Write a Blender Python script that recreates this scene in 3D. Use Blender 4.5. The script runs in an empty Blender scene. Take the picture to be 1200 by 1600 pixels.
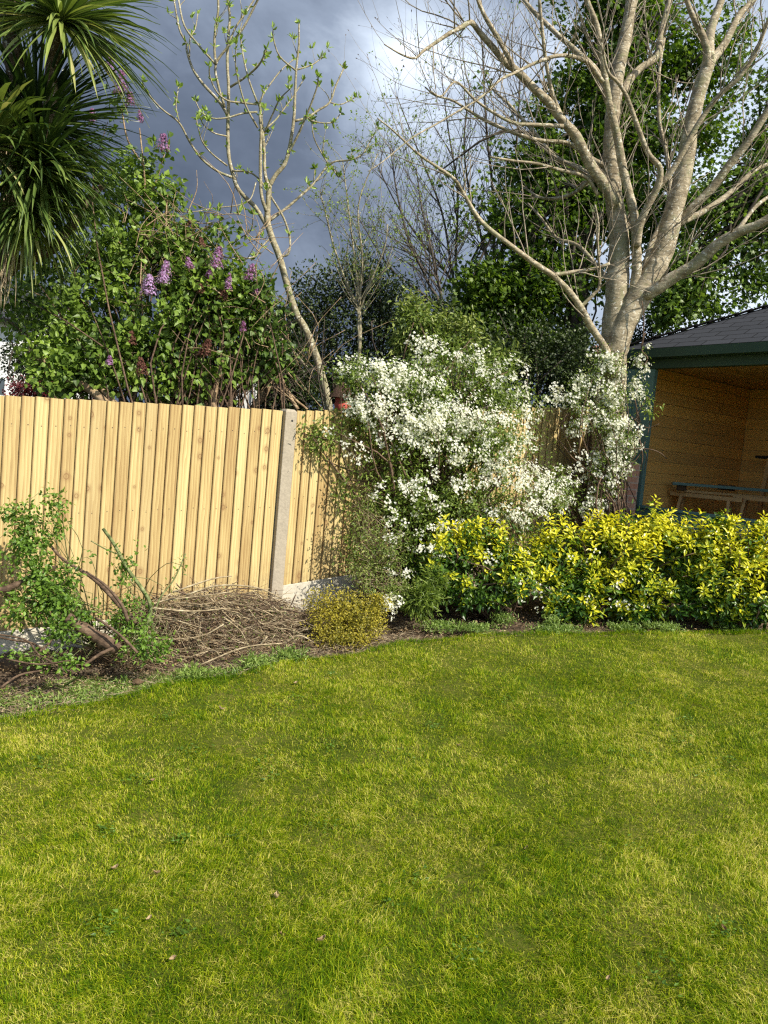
import bpy, math, random
import numpy as np
from mathutils import Vector

rng = np.random.default_rng(7)
random.seed(7)
SC = bpy.context.scene
COL = SC.collection

# ------------------------------------------------------------------ camera
F = 1200.0
CAM = np.array([0.0, 0.0, 1.75])
PITCH = math.radians(4.5)
ROLL = math.radians(5.2)
_cp, _sp = math.cos(PITCH), math.sin(PITCH)
FW = np.array([0, _cp, -_sp]); R0 = np.array([1.0, 0, 0]); U0 = np.array([0, _sp, _cp])
RT = R0 * math.cos(ROLL) + U0 * math.sin(ROLL)
UP = -R0 * math.sin(ROLL) + U0 * math.cos(ROLL)
cam_d = bpy.data.cameras.new('camera')
cam = bpy.data.objects.new('camera', cam_d); COL.objects.link(cam)
cam_d.sensor_fit = 'VERTICAL'; cam_d.sensor_height = 24.0
cam_d.lens = 24.0 * F / 1600.0
cam_d.clip_start = 0.05; cam_d.clip_end = 2000
from mathutils import Matrix
cam.matrix_world = Matrix(((RT[0], UP[0], -FW[0], CAM[0]), (RT[1], UP[1], -FW[1], CAM[1]),
                           (RT[2], UP[2], -FW[2], CAM[2]), (0, 0, 0, 1)))
SC.camera = cam

# ------------------------------------------------------------------ light
SUN_EL = math.radians(42)
_sx, _sy = 0.80, -0.60
SUN = np.array([_sx * math.cos(SUN_EL), _sy * math.cos(SUN_EL), math.sin(SUN_EL)])
sl = bpy.data.lights.new('sun', 'SUN'); sl.energy = 5.0; sl.angle = math.radians(0.53)
sl.color = (1.0, 0.93, 0.80)
so = bpy.data.objects.new('sun', sl); COL.objects.link(so)
so.rotation_euler = Vector(SUN).to_track_quat('Z', 'Y').to_euler()
so.location = (6, -6, 12)
SC.view_settings.view_transform = 'Standard'; SC.view_settings.look = 'None'
SC.view_settings.exposure = 0.55; SC.view_settings.gamma = 1.0
SC.view_settings.use_curve_mapping = False
SC.cycles.max_bounces = 6; SC.cycles.transparent_max_bounces = 4
SC.cycles.diffuse_bounces = 5; SC.cycles.glossy_bounces = 2; SC.cycles.transmission_bounces = 3
SC.cycles.use_denoising = False; SC.cycles.use_adaptive_sampling = False; SC.cycles.pixel_filter_type = 'BLACKMAN_HARRIS'; SC.cycles.filter_width = 1.25
SC.cycles.sample_clamp_indirect = 4.0


def ray(px, py):
    return FW + RT * (px - 600) / F + UP * (800 - py) / F


def P(px, py, D):
    d = ray(px, py)
    return CAM + d * (D / d[1])


# world: storm clouds ahead, clearer sky behind the camera
W = bpy.data.worlds.new('World'); SC.world = W; W.use_nodes = True
nt = W.node_tree; nt.nodes.clear()
N = nt.nodes.new; L = nt.links.new
wo = N('ShaderNodeOutputWorld'); bg = N('ShaderNodeBackground'); L(bg.outputs[0], wo.inputs[0])
sky = N('ShaderNodeTexSky'); sky.sky_type = 'NISHITA'; sky.sun_disc = False
sky.sun_elevation = SUN_EL; sky.sun_rotation = math.atan2(_sx, _sy)
tc = N('ShaderNodeTexCoord')


def wmath(op, a, b=None, c=None, clamp=False):
    m = N('ShaderNodeMath'); m.operation = op; m.use_clamp = clamp
    for i, v in enumerate((a, b, c)):
        if v is None: continue
        if isinstance(v, (int, float)): m.inputs[i].default_value = v
        else: L(v, m.inputs[i])
    return m.outputs[0]


def wnoise(scale, detail, vec, rough=0.55, dist=0.0):
    n = N('ShaderNodeTexNoise'); n.inputs['Scale'].default_value = scale
    n.inputs['Detail'].default_value = detail; n.inputs['Roughness'].default_value = rough
    n.inputs['Distortion'].default_value = dist
    L(vec, n.inputs['Vector']); return n.outputs['Fac']


mp = N('ShaderNodeMapping'); mp.inputs['Scale'].default_value = (1.0, 1.0, 1.8)
mp.inputs['Location'].default_value = (3.1, 1.7, 0.4)
L(tc.outputs['Generated'], mp.inputs['Vector'])
n1 = wnoise(2.2, 7, mp.outputs[0], 0.55, 0.3)
n2 = wnoise(6.0, 8, mp.outputs[0], 0.6, 0.5)
cloud = wmath('ADD', wmath('MULTIPLY', n1, 0.65), wmath('MULTIPLY', n2, 0.35))
# breaks in the cloud: direction, angular size, strength
gaps = [((655, 75), 0.085, 0.34), ((735, 350), 0.09, 0.40), ((1175, 150), 0.20, 0.48), ((1080, 470), 0.17, 0.6),
        ((440, 440), 0.08, 0.22), ((310, -30), 0.22, 0.10), ((520, -40), 0.22, 0.12), ((640, 250), 0.09, 0.10), ((300, 260), 0.05, 0.10), ((120, 420), 0.10, 0.16), ((800, 60), 0.10, 0.16)]
bias = None
for (g, size, amp) in gaps:
    d = ray(*g); d = d / np.linalg.norm(d)
    vm = N('ShaderNodeVectorMath'); vm.operation = 'DISTANCE'
    L(tc.outputs['Generated'], vm.inputs[0]); vm.inputs[1].default_value = tuple(d)
    q = wmath('DIVIDE', vm.outputs['Value'], size)
    q = wmath('MULTIPLY', wmath('POWER', 2.718, wmath('MULTIPLY', wmath('MULTIPLY', q, q), -1.0)), amp)
    bias = q if bias is None else wmath('ADD', bias, q)
val = wmath('ADD', wmath('MULTIPLY', wmath('SUBTRACT', cloud, 0.5), 1.5), wmath('MULTIPLY', bias, wmath('ADD', 0.45, cloud)))
val = wmath('ADD', val, 0.12, None, True)
cr = N('ShaderNodeValToRGB'); L(val, cr.inputs[0])
e = cr.color_ramp.elements
e[0].position = 0.0; e[0].color = (0.070, 0.092, 0.135, 1)
e[1].position = 1.0; e[1].color = (0.86, 0.93, 1.02, 1)
for p_, c_ in ((0.25, (0.118, 0.148, 0.208, 1)), (0.5, (0.235, 0.285, 0.375, 1)), (0.78, (0.54, 0.62, 0.74, 1))):
    x = e.new(p_); x.color = c_
skm = N('ShaderNodeMixRGB'); skm.blend_type = 'MULTIPLY'; skm.inputs[0].default_value = 1
L(sky.outputs[0], skm.inputs[1]); skm.inputs[2].default_value = (0.12, 0.12, 0.12, 1)
mx = N('ShaderNodeMixRGB')
sxyz = N('ShaderNodeSeparateXYZ'); L(tc.outputs['Generated'], sxyz.inputs[0])
fac = wmath('ADD', wmath('MULTIPLY', sxyz.outputs['Y'], 2.5), 0.5, None, True)
L(fac, mx.inputs[0]); L(skm.outputs[0], mx.inputs[1]); L(cr.outputs[0], mx.inputs[2])
L(mx.outputs[0], bg.inputs['Color']); bg.inputs['Strength'].default_value = 1.0


# ------------------------------------------------------------------ terrain
def zg(x, y):
    x = np.clip(x, -12, 14); y = np.clip(y, -6, 16)
    return 0.06 * x + 0.04 * (y - 5.48) + 0.17


def G(px, py, dz=0.0):
    d = ray(px, py); t = 5.0
    for _ in range(30):
        p = CAM + d * t
        t += (p[2] - zg(p[0], p[1]) - dz) / max(1e-4, (-d[2] + 0.06 * d[0] + 0.04 * d[1]))
    return CAM + d * t


# ------------------------------------------------------------------ object helpers
def tag(o, label=None, cat=None, group=None, kind=None):
    if label: o['label'] = label
    if cat: o['category'] = cat
    if group: o['group'] = group
    if kind: o['kind'] = kind
    return o


def thing(name, loc, label, cat, group=None):
    o = bpy.data.objects.new(name, None); COL.objects.link(o)
    o.location = tuple(float(v) for v in loc); o.empty_display_size = 0.2
    return tag(o, label, cat, group)


def link(name, me, mat, parent=None, smooth=False):
    o = bpy.data.objects.new(name, me); COL.objects.link(o)
    if mat is not None: me.materials.append(mat)
    if parent is not None:
        o.parent = parent
        root = parent; off = np.array(parent.location)
        while root.parent is not None:
            root = root.parent; off = off + np.array(root.location)
        o.location = tuple(-off)
    if smooth:
        me.polygons.foreach_set('use_smooth', np.ones(len(me.polygons), dtype=bool))
    return o


def mesh_np(name, V, quads=None, tris=None, attr=None, vattr=None):
    me = bpy.data.meshes.new(name)
    V = np.asarray(V, dtype=np.float32)
    me.vertices.add(len(V)); me.vertices.foreach_set('co', V.ravel())
    parts = []; starts = []; s = 0
    if quads is not None and len(quads):
        q = np.asarray(quads, dtype=np.int32); parts.append(q.ravel()); starts.append(s + 4 * np.arange(len(q))); s += 4 * len(q)
    if tris is not None and len(tris):
        t = np.asarray(tris, dtype=np.int32); parts.append(t.ravel()); starts.append(s + 3 * np.arange(len(t))); s += 3 * len(t)
    li = np.concatenate(parts); st = np.concatenate(starts).astype(np.int32)
    me.loops.add(len(li)); me.loops.foreach_set('vertex_index', li)
    me.polygons.add(len(st)); me.polygons.foreach_set('loop_start', st)
    me.update(calc_edges=True)
    me.polygons.foreach_set('use_smooth', np.zeros(len(me.polygons), dtype=bool))
    for k, v in (attr or {}).items():
        a = me.attributes.new(k, 'FLOAT', 'POINT'); a.data.foreach_set('value', np.asarray(v, dtype=np.float32))
    for k, v in (vattr or {}).items():
        a = me.attributes.new(k, 'FLOAT_VECTOR', 'POINT'); a.data.foreach_set('vector', np.asarray(v, dtype=np.float32).ravel())
    return me


class MB:
    """collects boxes, prisms and quads into one mesh"""
    def __init__(s): s.v = []; s.f = []
    def add(s, vs, fs):
        o = len(s.v); s.v += [tuple(map(float, v)) for v in vs]; s.f += [tuple(i + o for i in f) for f in fs]
    def hexa(s, c):  # 8 corners: bottom ring 0-3, top ring 4-7
        s.add(c, [(3, 2, 1, 0), (4, 5, 6, 7), (0, 1, 5, 4), (1, 2, 6, 5), (2, 3, 7, 6), (3, 0, 4, 7)])
    def box(s, o, ax, ay, az):
        """corner o, edge vectors ax, ay, az"""
        o, ax, ay, az = map(np.asarray, (o, ax, ay, az))
        s.hexa([o, o + ax, o + ax + ay, o + ay, o + az, o + ax + az, o + ax + ay + az, o + ay + az])
    def cbox(s, c, ax, ay, az):
        c, ax, ay, az = map(np.asarray, (c, ax, ay, az)); s.box(c - ax / 2 - ay / 2 - az / 2, ax, ay, az)
    def bar(s, a, b, w, h, up=(0, 0, 1)):
        a, b, up = map(lambda q: np.asarray(q, float), (a, b, up)); d = b - a; t = d / np.linalg.norm(d)
        sd = np.cross(t, up); sd /= np.linalg.norm(sd); u = np.cross(sd, t)
        s.box(a - sd * w / 2 - u * h / 2, d, sd * w, u * h)
    def build(s, name, mat, parent=None, bevel=0.0):
        me = bpy.data.meshes.new(name); me.from_pydata(s.v, [], s.f); me.update()
        o = link(name, me, mat, parent)
        if bevel:
            m = o.modifiers.new('bevel', 'BEVEL'); m.width = bevel; m.segments = 2; m.limit_method = 'ANGLE'
        return o


# ------------------------------------------------------------------ materials
class NT:
    def __init__(s, name):
        s.m = bpy.data.materials.new(name); s.m.use_nodes = True; s.t = s.m.node_tree; s.t.nodes.clear()
        s.out = s.n('ShaderNodeOutputMaterial')
    def n(s, t): return s.t.nodes.new(t)
    def l(s, a, b): s.t.links.new(a, b)
    def set(s, sock, v):
        if isinstance(v, (int, float)): sock.default_value = v
        elif isinstance(v, (tuple, list)): sock.default_value = (*v, 1) if (len(v) == 3 and len(sock.default_value) == 4) else v
        else: s.l(v, sock)
    def math(s, op, a, b=None, c=None, clamp=False):
        m = s.n('ShaderNodeMath'); m.operation = op; m.use_clamp = clamp
        for i, v in enumerate((a, b, c)):
            if v is not None: s.set(m.inputs[i], v)
        return m.outputs[0]
    def mix(s, f, a, b, mode='MIX'):
        m = s.n('ShaderNodeMixRGB'); m.blend_type = mode
        s.set(m.inputs[0], f); s.set(m.inputs[1], a); s.set(m.inputs[2], b); return m.outputs[0]
    def noise(s, vec, scale, detail=3, rough=0.5, dist=0.0, out='Fac'):
        n = s.n('ShaderNodeTexNoise'); s.l(vec, n.inputs['Vector'])
        n.inputs['Scale'].default_value = scale; n.inputs['Detail'].default_value = detail
        n.inputs['Roughness'].default_value = rough; n.inputs['Distortion'].default_value = dist
        return n.outputs[out]
    def mapping(s, vec, scale=(1, 1, 1), loc=(0, 0, 0), rot=(0, 0, 0)):
        m = s.n('ShaderNodeMapping'); s.l(vec, m.inputs['Vector'])
        m.inputs['Scale'].default_value = scale; m.inputs['Location'].default_value = loc; m.inputs['Rotation'].default_value = rot
        return m.outputs[0]
    def ramp(s, f, stops, interp='LINEAR'):
        r = s.n('ShaderNodeValToRGB'); s.l(f, r.inputs[0]); r.color_ramp.interpolation = interp
        el = r.color_ramp.elements
        el[0].position = stops[0][0]; el[0].color = (*stops[0][1], 1)
        el[1].position = stops[-1][0]; el[1].color = (*stops[-1][1], 1)
        for p_, c_ in stops[1:-1]:
            x = el.new(p_); x.color = (*c_, 1)
        return r.outputs[0]
    def geo(s, o='Position'): return s.n('ShaderNodeNewGeometry').outputs[o]
    def attr(s, name, o='Fac'):
        a = s.n('ShaderNodeAttribute'); a.attribute_name = name; return a.outputs[o]
    def bump(s, h, strength=0.3, dist=0.01):
        b = s.n('ShaderNodeBump'); s.l(h, b.inputs['Height']); b.inputs['Strength'].default_value = strength
        b.inputs['Distance'].default_value = dist; return b.outputs[0]
    def bsdf(s, col, rough=0.7, spec=0.3, normal=None):
        b = s.n('ShaderNodeBsdfPrincipled'); s.set(b.inputs['Base Color'], col)
        s.set(b.inputs['Roughness'], rough); b.inputs['Specular IOR Level'].default_value = spec
        if normal is not None: s.l(normal, b.inputs['Normal'])
        return b
    def done(s, sh):
        s.l(sh, s.out.inputs['Surface']); return s.m


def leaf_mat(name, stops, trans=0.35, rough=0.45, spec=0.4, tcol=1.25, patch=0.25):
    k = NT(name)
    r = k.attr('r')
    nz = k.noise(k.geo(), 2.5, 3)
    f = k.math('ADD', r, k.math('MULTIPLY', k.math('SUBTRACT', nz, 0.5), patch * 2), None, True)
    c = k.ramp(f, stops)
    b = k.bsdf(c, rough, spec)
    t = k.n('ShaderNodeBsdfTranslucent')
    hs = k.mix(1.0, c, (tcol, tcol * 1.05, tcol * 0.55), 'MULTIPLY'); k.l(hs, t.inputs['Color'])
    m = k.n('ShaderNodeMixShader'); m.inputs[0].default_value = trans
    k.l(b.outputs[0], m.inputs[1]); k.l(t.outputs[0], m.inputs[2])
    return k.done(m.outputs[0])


def bark_mat(name, c0, c1, c2, scale=14.0, bump=0.5, band=0.0):
    k = NT(name); p = k.geo()
    a = k.noise(p, scale, 6, 0.65)
    b_ = k.noise(k.mapping(p, (1, 1, 3.2)), scale * 1.8, 5, 0.6, 0.6)
    c = k.ramp(a, [(0.28, c0), (0.5, c1), (0.72, c2)])
    c = k.mix(k.math('MULTIPLY', k.ramp(b_, [(0.45, (0, 0, 0)), (0.62, (1, 1, 1))]), 0.45), c, tuple(v * 0.45 for v in c0))
    if band > .3:
        li = k.noise(p, 4.5, 6, 0.7, 0.8)
        c = k.mix(k.math('MULTIPLY', k.ramp(li, [(0.54, (0, 0, 0)), (0.60, (1, 1, 1))]), 0.55), c, (0.24, 0.25, 0.13))
        li = k.noise(p, 31, 3, 0.6, 0.4)
        c = k.mix(k.math('MULTIPLY', k.ramp(li, [(0.60, (0, 0, 0)), (0.64, (1, 1, 1))]), 0.6), c, (0.78, 0.76, 0.66))
    if band:
        w = k.noise(k.mapping(p, (0.7, 0.7, 9)), scale * 1.2, 3, 0.5, 0.4)
        c = k.mix(k.math('MULTIPLY', k.ramp(w, [(0.52, (0, 0, 0)), (0.68, (1, 1, 1))]), band), c, tuple(v * 0.6 for v in c0))
    bs = k.bsdf(c, 0.85, 0.2, k.bump(k.math('ADD', a, b_), bump, 0.012))
    return k.done(bs.outputs[0])


def plain_mat(name, col, var=0.15, rough=0.7, scale=20, bump=0.15, spec=0.3):
    k = NT(name); p = k.geo(); n = k.noise(p, scale, 5, 0.6)
    n2 = k.noise(p, scale * 0.17, 3, 0.6)
    f = k.math('ADD', k.math('MULTIPLY', n, 0.6), k.math('MULTIPLY', n2, 0.4))
    c = k.ramp(f, [(0.3, tuple(v * (1 - var) for v in col)), (0.7, tuple(min(1, v * (1 + var)) for v in col))])
    return k.done(k.bsdf(c, rough, spec, k.bump(n, bump, 0.01)).outputs[0])


M = {}
# foliage
M['grass'] = None
k = NT('grass_blades')
pos = k.geo(); r = k.attr('r')
big = k.noise(pos, 0.9, 4, 0.6); mid = k.noise(pos, 3.5, 4, 0.65); fine = k.noise(pos, 14, 3, 0.6)
f = k.math('ADD', k.math('MULTIPLY', big, 0.38), k.math('ADD', k.math('MULTIPLY', mid, 0.34), k.math('MULTIPLY', fine, 0.28)))
f = k.math('ADD', k.math('MULTIPLY', k.math('SUBTRACT', f, 0.5), 3.0), k.math('ADD', 0.43, k.math('MULTIPLY', k.math('SUBTRACT', r, 0.5), 1.15)), None, True)
gc = k.ramp(f, [(0.0, (0.060, 0.135, 0.002)), (0.28, (0.155, 0.262, 0.003)), (0.5, (0.290, 0.375, 0.006)), (0.78, (0.48, 0.50, 0.025)), (1.0, (0.70, 0.62, 0.17))])
b = k.bsdf(gc, 0.55, 0.18)
t = k.n('ShaderNodeBsdfTranslucent'); k.l(k.mix(1.0, gc, (1.3, 1.35, 0.6), 'MULTIPLY'), t.inputs['Color'])
m = k.n('ShaderNodeMixShader'); m.inputs[0].default_value = 0.35
k.l(b.outputs[0], m.inputs[1]); k.l(t.outputs[0], m.inputs[2]); M['grass'] = k.done(m.outputs[0])

M['lilac'] = leaf_mat('lilac_leaf', [(0, (0.035, 0.075, 0.012)), (0.5, (0.125, 0.205, 0.030)), (1, (0.27, 0.39, 0.06))], 0.35)
M['lilac_fl'] = leaf_mat('lilac_flower', [(0, (0.16, 0.05, 0.10)), (0.5, (0.30, 0.13, 0.27)), (1, (0.52, 0.36, 0.62))], 0.2, 0.7, 0.1, 1.0)
M['dryfl'] = leaf_mat('spent_flower', [(0, (0.10, 0.04, 0.03)), (1, (0.25, 0.13, 0.09))], 0.1, 0.8, 0.1, 1.0)
M['maple'] = leaf_mat('maple_leaf', [(0, (0.024, 0.060, 0.006)), (0.5, (0.085, 0.155, 0.012)), (1, (0.23, 0.32, 0.028))], 0.42, 0.5)
M['dark'] = leaf_mat('evergreen_leaf', [(0, (0.012, 0.024, 0.006)), (0.6, (0.038, 0.062, 0.012)), (1, (0.115, 0.15, 0.035))], 0.15)
M['young'] = leaf_mat('young_leaf', [(0, (0.13, 0.22, 0.03)), (1, (0.32, 0.42, 0.07))], 0.4)
M['bud'] = leaf_mat('bud_leaf', [(0, (0.14, 0.24, 0.03)), (1, (0.36, 0.48, 0.10))], 0.35)
M['pale'] = leaf_mat('pale_leaf', [(0, (0.06, 0.12, 0.02)), (0.5, (0.22, 0.28, 0.06)), (1, (0.46, 0.48, 0.16))], 0.35)
M['haw'] = leaf_mat('hawthorn_leaf', [(0, (0.050, 0.090, 0.015)), (0.5, (0.155, 0.225, 0.035)), (1, (0.34, 0.42, 0.09))], 0.35)
M['white'] = leaf_mat('white_petal', [(0, (0.66, 0.64, 0.46)), (0.45, (0.80, 0.79, 0.68)), (1, (0.87, 0.87, 0.81))], 0.3, 0.6, 0.2, 1.0, 0.1)
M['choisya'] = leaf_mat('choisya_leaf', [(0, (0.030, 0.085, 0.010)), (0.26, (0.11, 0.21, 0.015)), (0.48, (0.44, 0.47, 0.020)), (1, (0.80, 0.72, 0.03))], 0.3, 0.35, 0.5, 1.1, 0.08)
M['goldlow'] = leaf_mat('gold_leaf', [(0, (0.10, 0.13, 0.02)), (0.4, (0.30, 0.26, 0.03)), (1, (0.62, 0.52, 0.06))], 0.3)
M['rose'] = leaf_mat('rose_leaf', [(0, (0.045, 0.100, 0.012)), (0.5, (0.13, 0.235, 0.028)), (1, (0.27, 0.40, 0.06))], 0.3, 0.45, 0.4)
M['weed'] = leaf_mat('weed_leaf', [(0, (0.09, 0.16, 0.03)), (0.5, (0.24, 0.34, 0.07)), (1, (0.48, 0.55, 0.20))], 0.35)
M['palm'] = leaf_mat('strap_leaf', [(0, (0.022, 0.048, 0.012)), (0.45, (0.085, 0.14, 0.028)), (0.8, (0.26, 0.32, 0.08)), (1, (0.46, 0.42, 0.19))], 0.22, 0.38, 0.5)
M['dead'] = leaf_mat('dead_leaf', [(0, (0.09, 0.055, 0.03)), (0.5, (0.24, 0.16, 0.085)), (1, (0.48, 0.37, 0.22))], 0.15, 0.8, 0.2, 1.0)
M['acer'] = leaf_mat('red_leaf', [(0, (0.06, 0.012, 0.015)), (1, (0.26, 0.04, 0.05))], 0.3)
# bark
M['bark_big'] = bark_mat('bark_pale', (0.17, 0.135, 0.085), (0.36, 0.30, 0.20), (0.60, 0.525, 0.38), 7, 0.8, 0.35)
M['twig_big'] = bark_mat('twig_pale', (0.16, 0.125, 0.085), (0.32, 0.27, 0.20), (0.5, 0.44, 0.34), 16, 0.3)
M['bark_slim'] = bark_mat('bark_slim', (0.16, 0.13, 0.07), (0.34, 0.30, 0.19), (0.52, 0.47, 0.34), 22, 0.4, 0.4)
M['bark_dark'] = bark_mat('bark_dark', (0.035, 0.028, 0.022), (0.075, 0.06, 0.045), (0.13, 0.11, 0.085), 14, 0.4)
M['bark_mid'] = bark_mat('bark_grey', (0.05, 0.042, 0.034), (0.11, 0.09, 0.07), (0.19, 0.165, 0.13), 14, 0.4)
M['bark_cut'] = bark_mat('bark_tan', (0.15, 0.095, 0.055), (0.34, 0.24, 0.14), (0.58, 0.46, 0.30), 14, 0.6)
M['bark_palm'] = bark_mat('bark_cordyline', (0.07, 0.048, 0.03), (0.15, 0.105, 0.065), (0.26, 0.20, 0.14), 20, 0.8, 0.4)
M['stem_green'] = bark_mat('stem_green', (0.06, 0.08, 0.03), (0.16, 0.19, 0.07), (0.32, 0.33, 0.16), 22, 0.2)
M['stem_dry'] = bark_mat('stem_dry', (0.15, 0.11, 0.065), (0.38, 0.30, 0.185), (0.66, 0.57, 0.39), 16, 0.3)
M['stem_brown'] = bark_mat('stem_brown', (0.05, 0.032, 0.022), (0.13, 0.085, 0.055), (0.26, 0.18, 0.12), 18, 0.4)

# soil
k = NT('bed_soil'); p = k.geo()
a = k.noise(p, 24, 8, 0.75); b2 = k.noise(p, 3, 4, 0.6)
c = k.ramp(k.math('ADD', k.math('MULTIPLY', a, 0.65), k.math('MULTIPLY', b2, 0.35)), [(0.35, (0.05, 0.035, 0.024)), (0.5, (0.13, 0.095, 0.065)), (0.68, (0.30, 0.235, 0.165))])
M['soil'] = k.done(k.bsdf(c, 0.95, 0.1, k.bump(a, 1.0, 0.03)).outputs[0])
k = NT('lawn_thatch'); p = k.geo()
a = k.noise(p, 40, 6, 0.7); b2 = k.noise(p, 2, 4, 0.6)
c = k.ramp(k.math('ADD', k.math('MULTIPLY', a, 0.5), k.math('MULTIPLY', b2, 0.5)), [(0.35, (0.035, 0.055, 0.006)), (0.5, (0.08, 0.10, 0.010)), (0.68, (0.17, 0.15, 0.04))])
M['thatch'] = k.done(k.bsdf(c, 0.9, 0.1, k.bump(a, 0.8, 0.02)).outputs[0])
M['earth'] = plain_mat('far_earth', (0.06, 0.07, 0.025), 0.4, 0.95, 2.0)


# fence boards: bc = (across board 0..1, height m, board id)
def board_mat(name, ramp, dark, knots=True, gscale=1.0, edge=False):
    k = NT(name)
    v = k.attr('bc', 'Vector'); s = k.n('ShaderNodeSeparateXYZ'); k.l(v, s.inputs[0])
    ac, hz, bid = s.outputs
    cmb = k.n('ShaderNodeCombineXYZ')
    k.l(k.math('MULTIPLY', ac, 0.12), cmb.inputs[0]); k.l(k.math('MULTIPLY', bid, 7.31), cmb.inputs[1]); k.l(hz, cmb.inputs[2])
    vec = cmb.outputs[0]
    wv = k.n('ShaderNodeTexWave'); wv.bands_direction = 'X'; wv.wave_profile = 'SAW'
    wv.inputs['Scale'].default_value = 11 * gscale; wv.inputs['Distortion'].default_value = 5.0
    wv.inputs['Detail'].default_value = 2.5; wv.inputs['Detail Scale'].default_value = 1.2
    k.l(k.mapping(vec, (1, 1, 0.16)), wv.inputs['Vector'])
    fine = k.noise(k.mapping(vec, (90, 1, 2.0)), 2.0, 5, 0.6)
    broad = k.noise(k.mapping(vec, (6, 1, 0.9)), 1.6, 3, 0.5)
    bidn = k.n('ShaderNodeTexWhiteNoise'); bidn.noise_dimensions = '1D'; k.l(bid, bidn.inputs['W'])
    f = k.math('ADD', k.math('MULTIPLY', wv.outputs['Fac'], 0.20), k.math('ADD', k.math('MULTIPLY', fine, 0.28), k.math('MULTIPLY', broad, 0.40)))
    f = k.math('ADD', f, k.math('MULTIPLY', bidn.outputs['Value'], 0.24))
    f = k.math('SUBTRACT', f, 0.08)
    c = k.ramp(f, ramp)
    # odd darker boards
    od = k.math('MULTIPLY', k.math('GREATER_THAN', bidn.outputs['Value'], 0.87), 0.40)
    c = k.mix(od, c, dark)
    if knots:
        vo = k.n('ShaderNodeTexVoronoi'); vo.feature = 'F1'; vo.voronoi_dimensions = '2D'; vo.inputs['Randomness'].default_value = 0.9
        c2 = k.n('ShaderNodeCombineXYZ'); k.l(k.math('ADD', ac, k.math('MULTIPLY', bid, 13.17)), c2.inputs[0])
        k.l(k.math('ADD', k.math('MULTIPLY', hz, 7.5), k.math('MULTIPLY', bid, 5.71)), c2.inputs[1])
        k.l(c2.outputs[0], vo.inputs['Vector']); vo.inputs['Scale'].default_value = 1.0
        cs = k.n('ShaderNodeSeparateColor'); k.l(vo.outputs['Color'], cs.inputs[0])
        on = k.math('GREATER_THAN', cs.outputs[0], 0.84)
        d = k.math('DIVIDE', vo.outputs['Distance'], k.math('ADD', 0.6, k.math('MULTIPLY', cs.outputs[1], 0.9)))
        ring = k.ramp(d, [(0.0, (0.55, 0.55, 0.55)), (0.07, (0.35, 0.35, 0.35)), (0.10, (1, 1, 1)), (0.135, (0.4, 0.4, 0.4)), (0.30, (0, 0, 0))])
        c = k.mix(k.math('MULTIPLY', k.math('MULTIPLY', ring, on), 0.92), c, dark)
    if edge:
        joint_shade = k.math('LESS_THAN', ac, edge)  # painted shadow line at each fence board lap; plank groove on the pine
        c = k.mix(k.math('MULTIPLY', joint_shade, 0.6), c, tuple(v * .5 for v in dark))
    st2 = k.noise(k.mapping(vec, (20, 1, 0.5)), 3.0, 4, 0.6)
    c = k.mix(k.math('MULTIPLY', k.ramp(st2, [(0.52, (0, 0, 0)), (0.72, (1, 1, 1))]), 0.35), c, dark)
    if name == 'larch_board':
        hr = k.attr('hr'); jt = k.math('MULTIPLY', k.math('SUBTRACT', bidn.outputs['Value'], 0.5), 0.014)
        for fr in (0.12, 0.5, 0.88):
            dy = k.math('MULTIPLY', k.math('SUBTRACT', k.math('ADD', hr, jt), fr), 1.7); dx = k.math('MULTIPLY', k.math('SUBTRACT', ac, 0.42), 0.12)
            dd2 = k.math('SQRT', k.math('ADD', k.math('MULTIPLY', dx, dx), k.math('MULTIPLY', dy, dy)))
            c = k.mix(k.math('LESS_THAN', dd2, 0.0045), c, (0.05, 0.035, 0.03))
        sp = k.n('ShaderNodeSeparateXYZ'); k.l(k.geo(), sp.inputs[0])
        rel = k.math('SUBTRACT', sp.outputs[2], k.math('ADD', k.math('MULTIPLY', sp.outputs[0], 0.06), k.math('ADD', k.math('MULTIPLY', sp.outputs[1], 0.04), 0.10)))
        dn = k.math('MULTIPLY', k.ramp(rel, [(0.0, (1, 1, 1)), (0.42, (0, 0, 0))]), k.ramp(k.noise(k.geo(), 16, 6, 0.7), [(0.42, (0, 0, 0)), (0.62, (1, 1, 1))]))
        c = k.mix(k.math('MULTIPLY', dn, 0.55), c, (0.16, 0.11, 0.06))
    nrm = k.bump(fine, 0.25, 0.004)
    return k.done(k.bsdf(c, 0.62, 0.25, nrm).outputs[0])


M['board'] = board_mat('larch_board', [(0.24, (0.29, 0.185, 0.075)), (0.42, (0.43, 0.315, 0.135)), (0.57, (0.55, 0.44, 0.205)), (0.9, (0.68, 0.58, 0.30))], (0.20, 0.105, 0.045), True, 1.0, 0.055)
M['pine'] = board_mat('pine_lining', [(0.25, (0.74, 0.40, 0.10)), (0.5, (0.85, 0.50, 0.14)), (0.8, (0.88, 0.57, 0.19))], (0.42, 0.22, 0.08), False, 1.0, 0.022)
M['pinebar'] = plain_mat('sawn_pine', (0.55, 0.33, 0.13), 0.22, 0.6, 30)
M['concrete'] = plain_mat('concrete_post', (0.34, 0.295, 0.225), 0.22, 0.9, 45, 0.35)
M['gravel'] = plain_mat('concrete_board', (0.50, 0.46, 0.37), 0.25, 0.9, 35, 0.3)
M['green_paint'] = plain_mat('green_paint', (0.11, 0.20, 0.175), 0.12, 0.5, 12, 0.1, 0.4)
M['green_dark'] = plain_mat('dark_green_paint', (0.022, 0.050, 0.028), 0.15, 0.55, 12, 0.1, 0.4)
M['white_paint'] = plain_mat('white_paint', (0.78, 0.78, 0.76), 0.05, 0.5, 8, 0.05)
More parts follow.
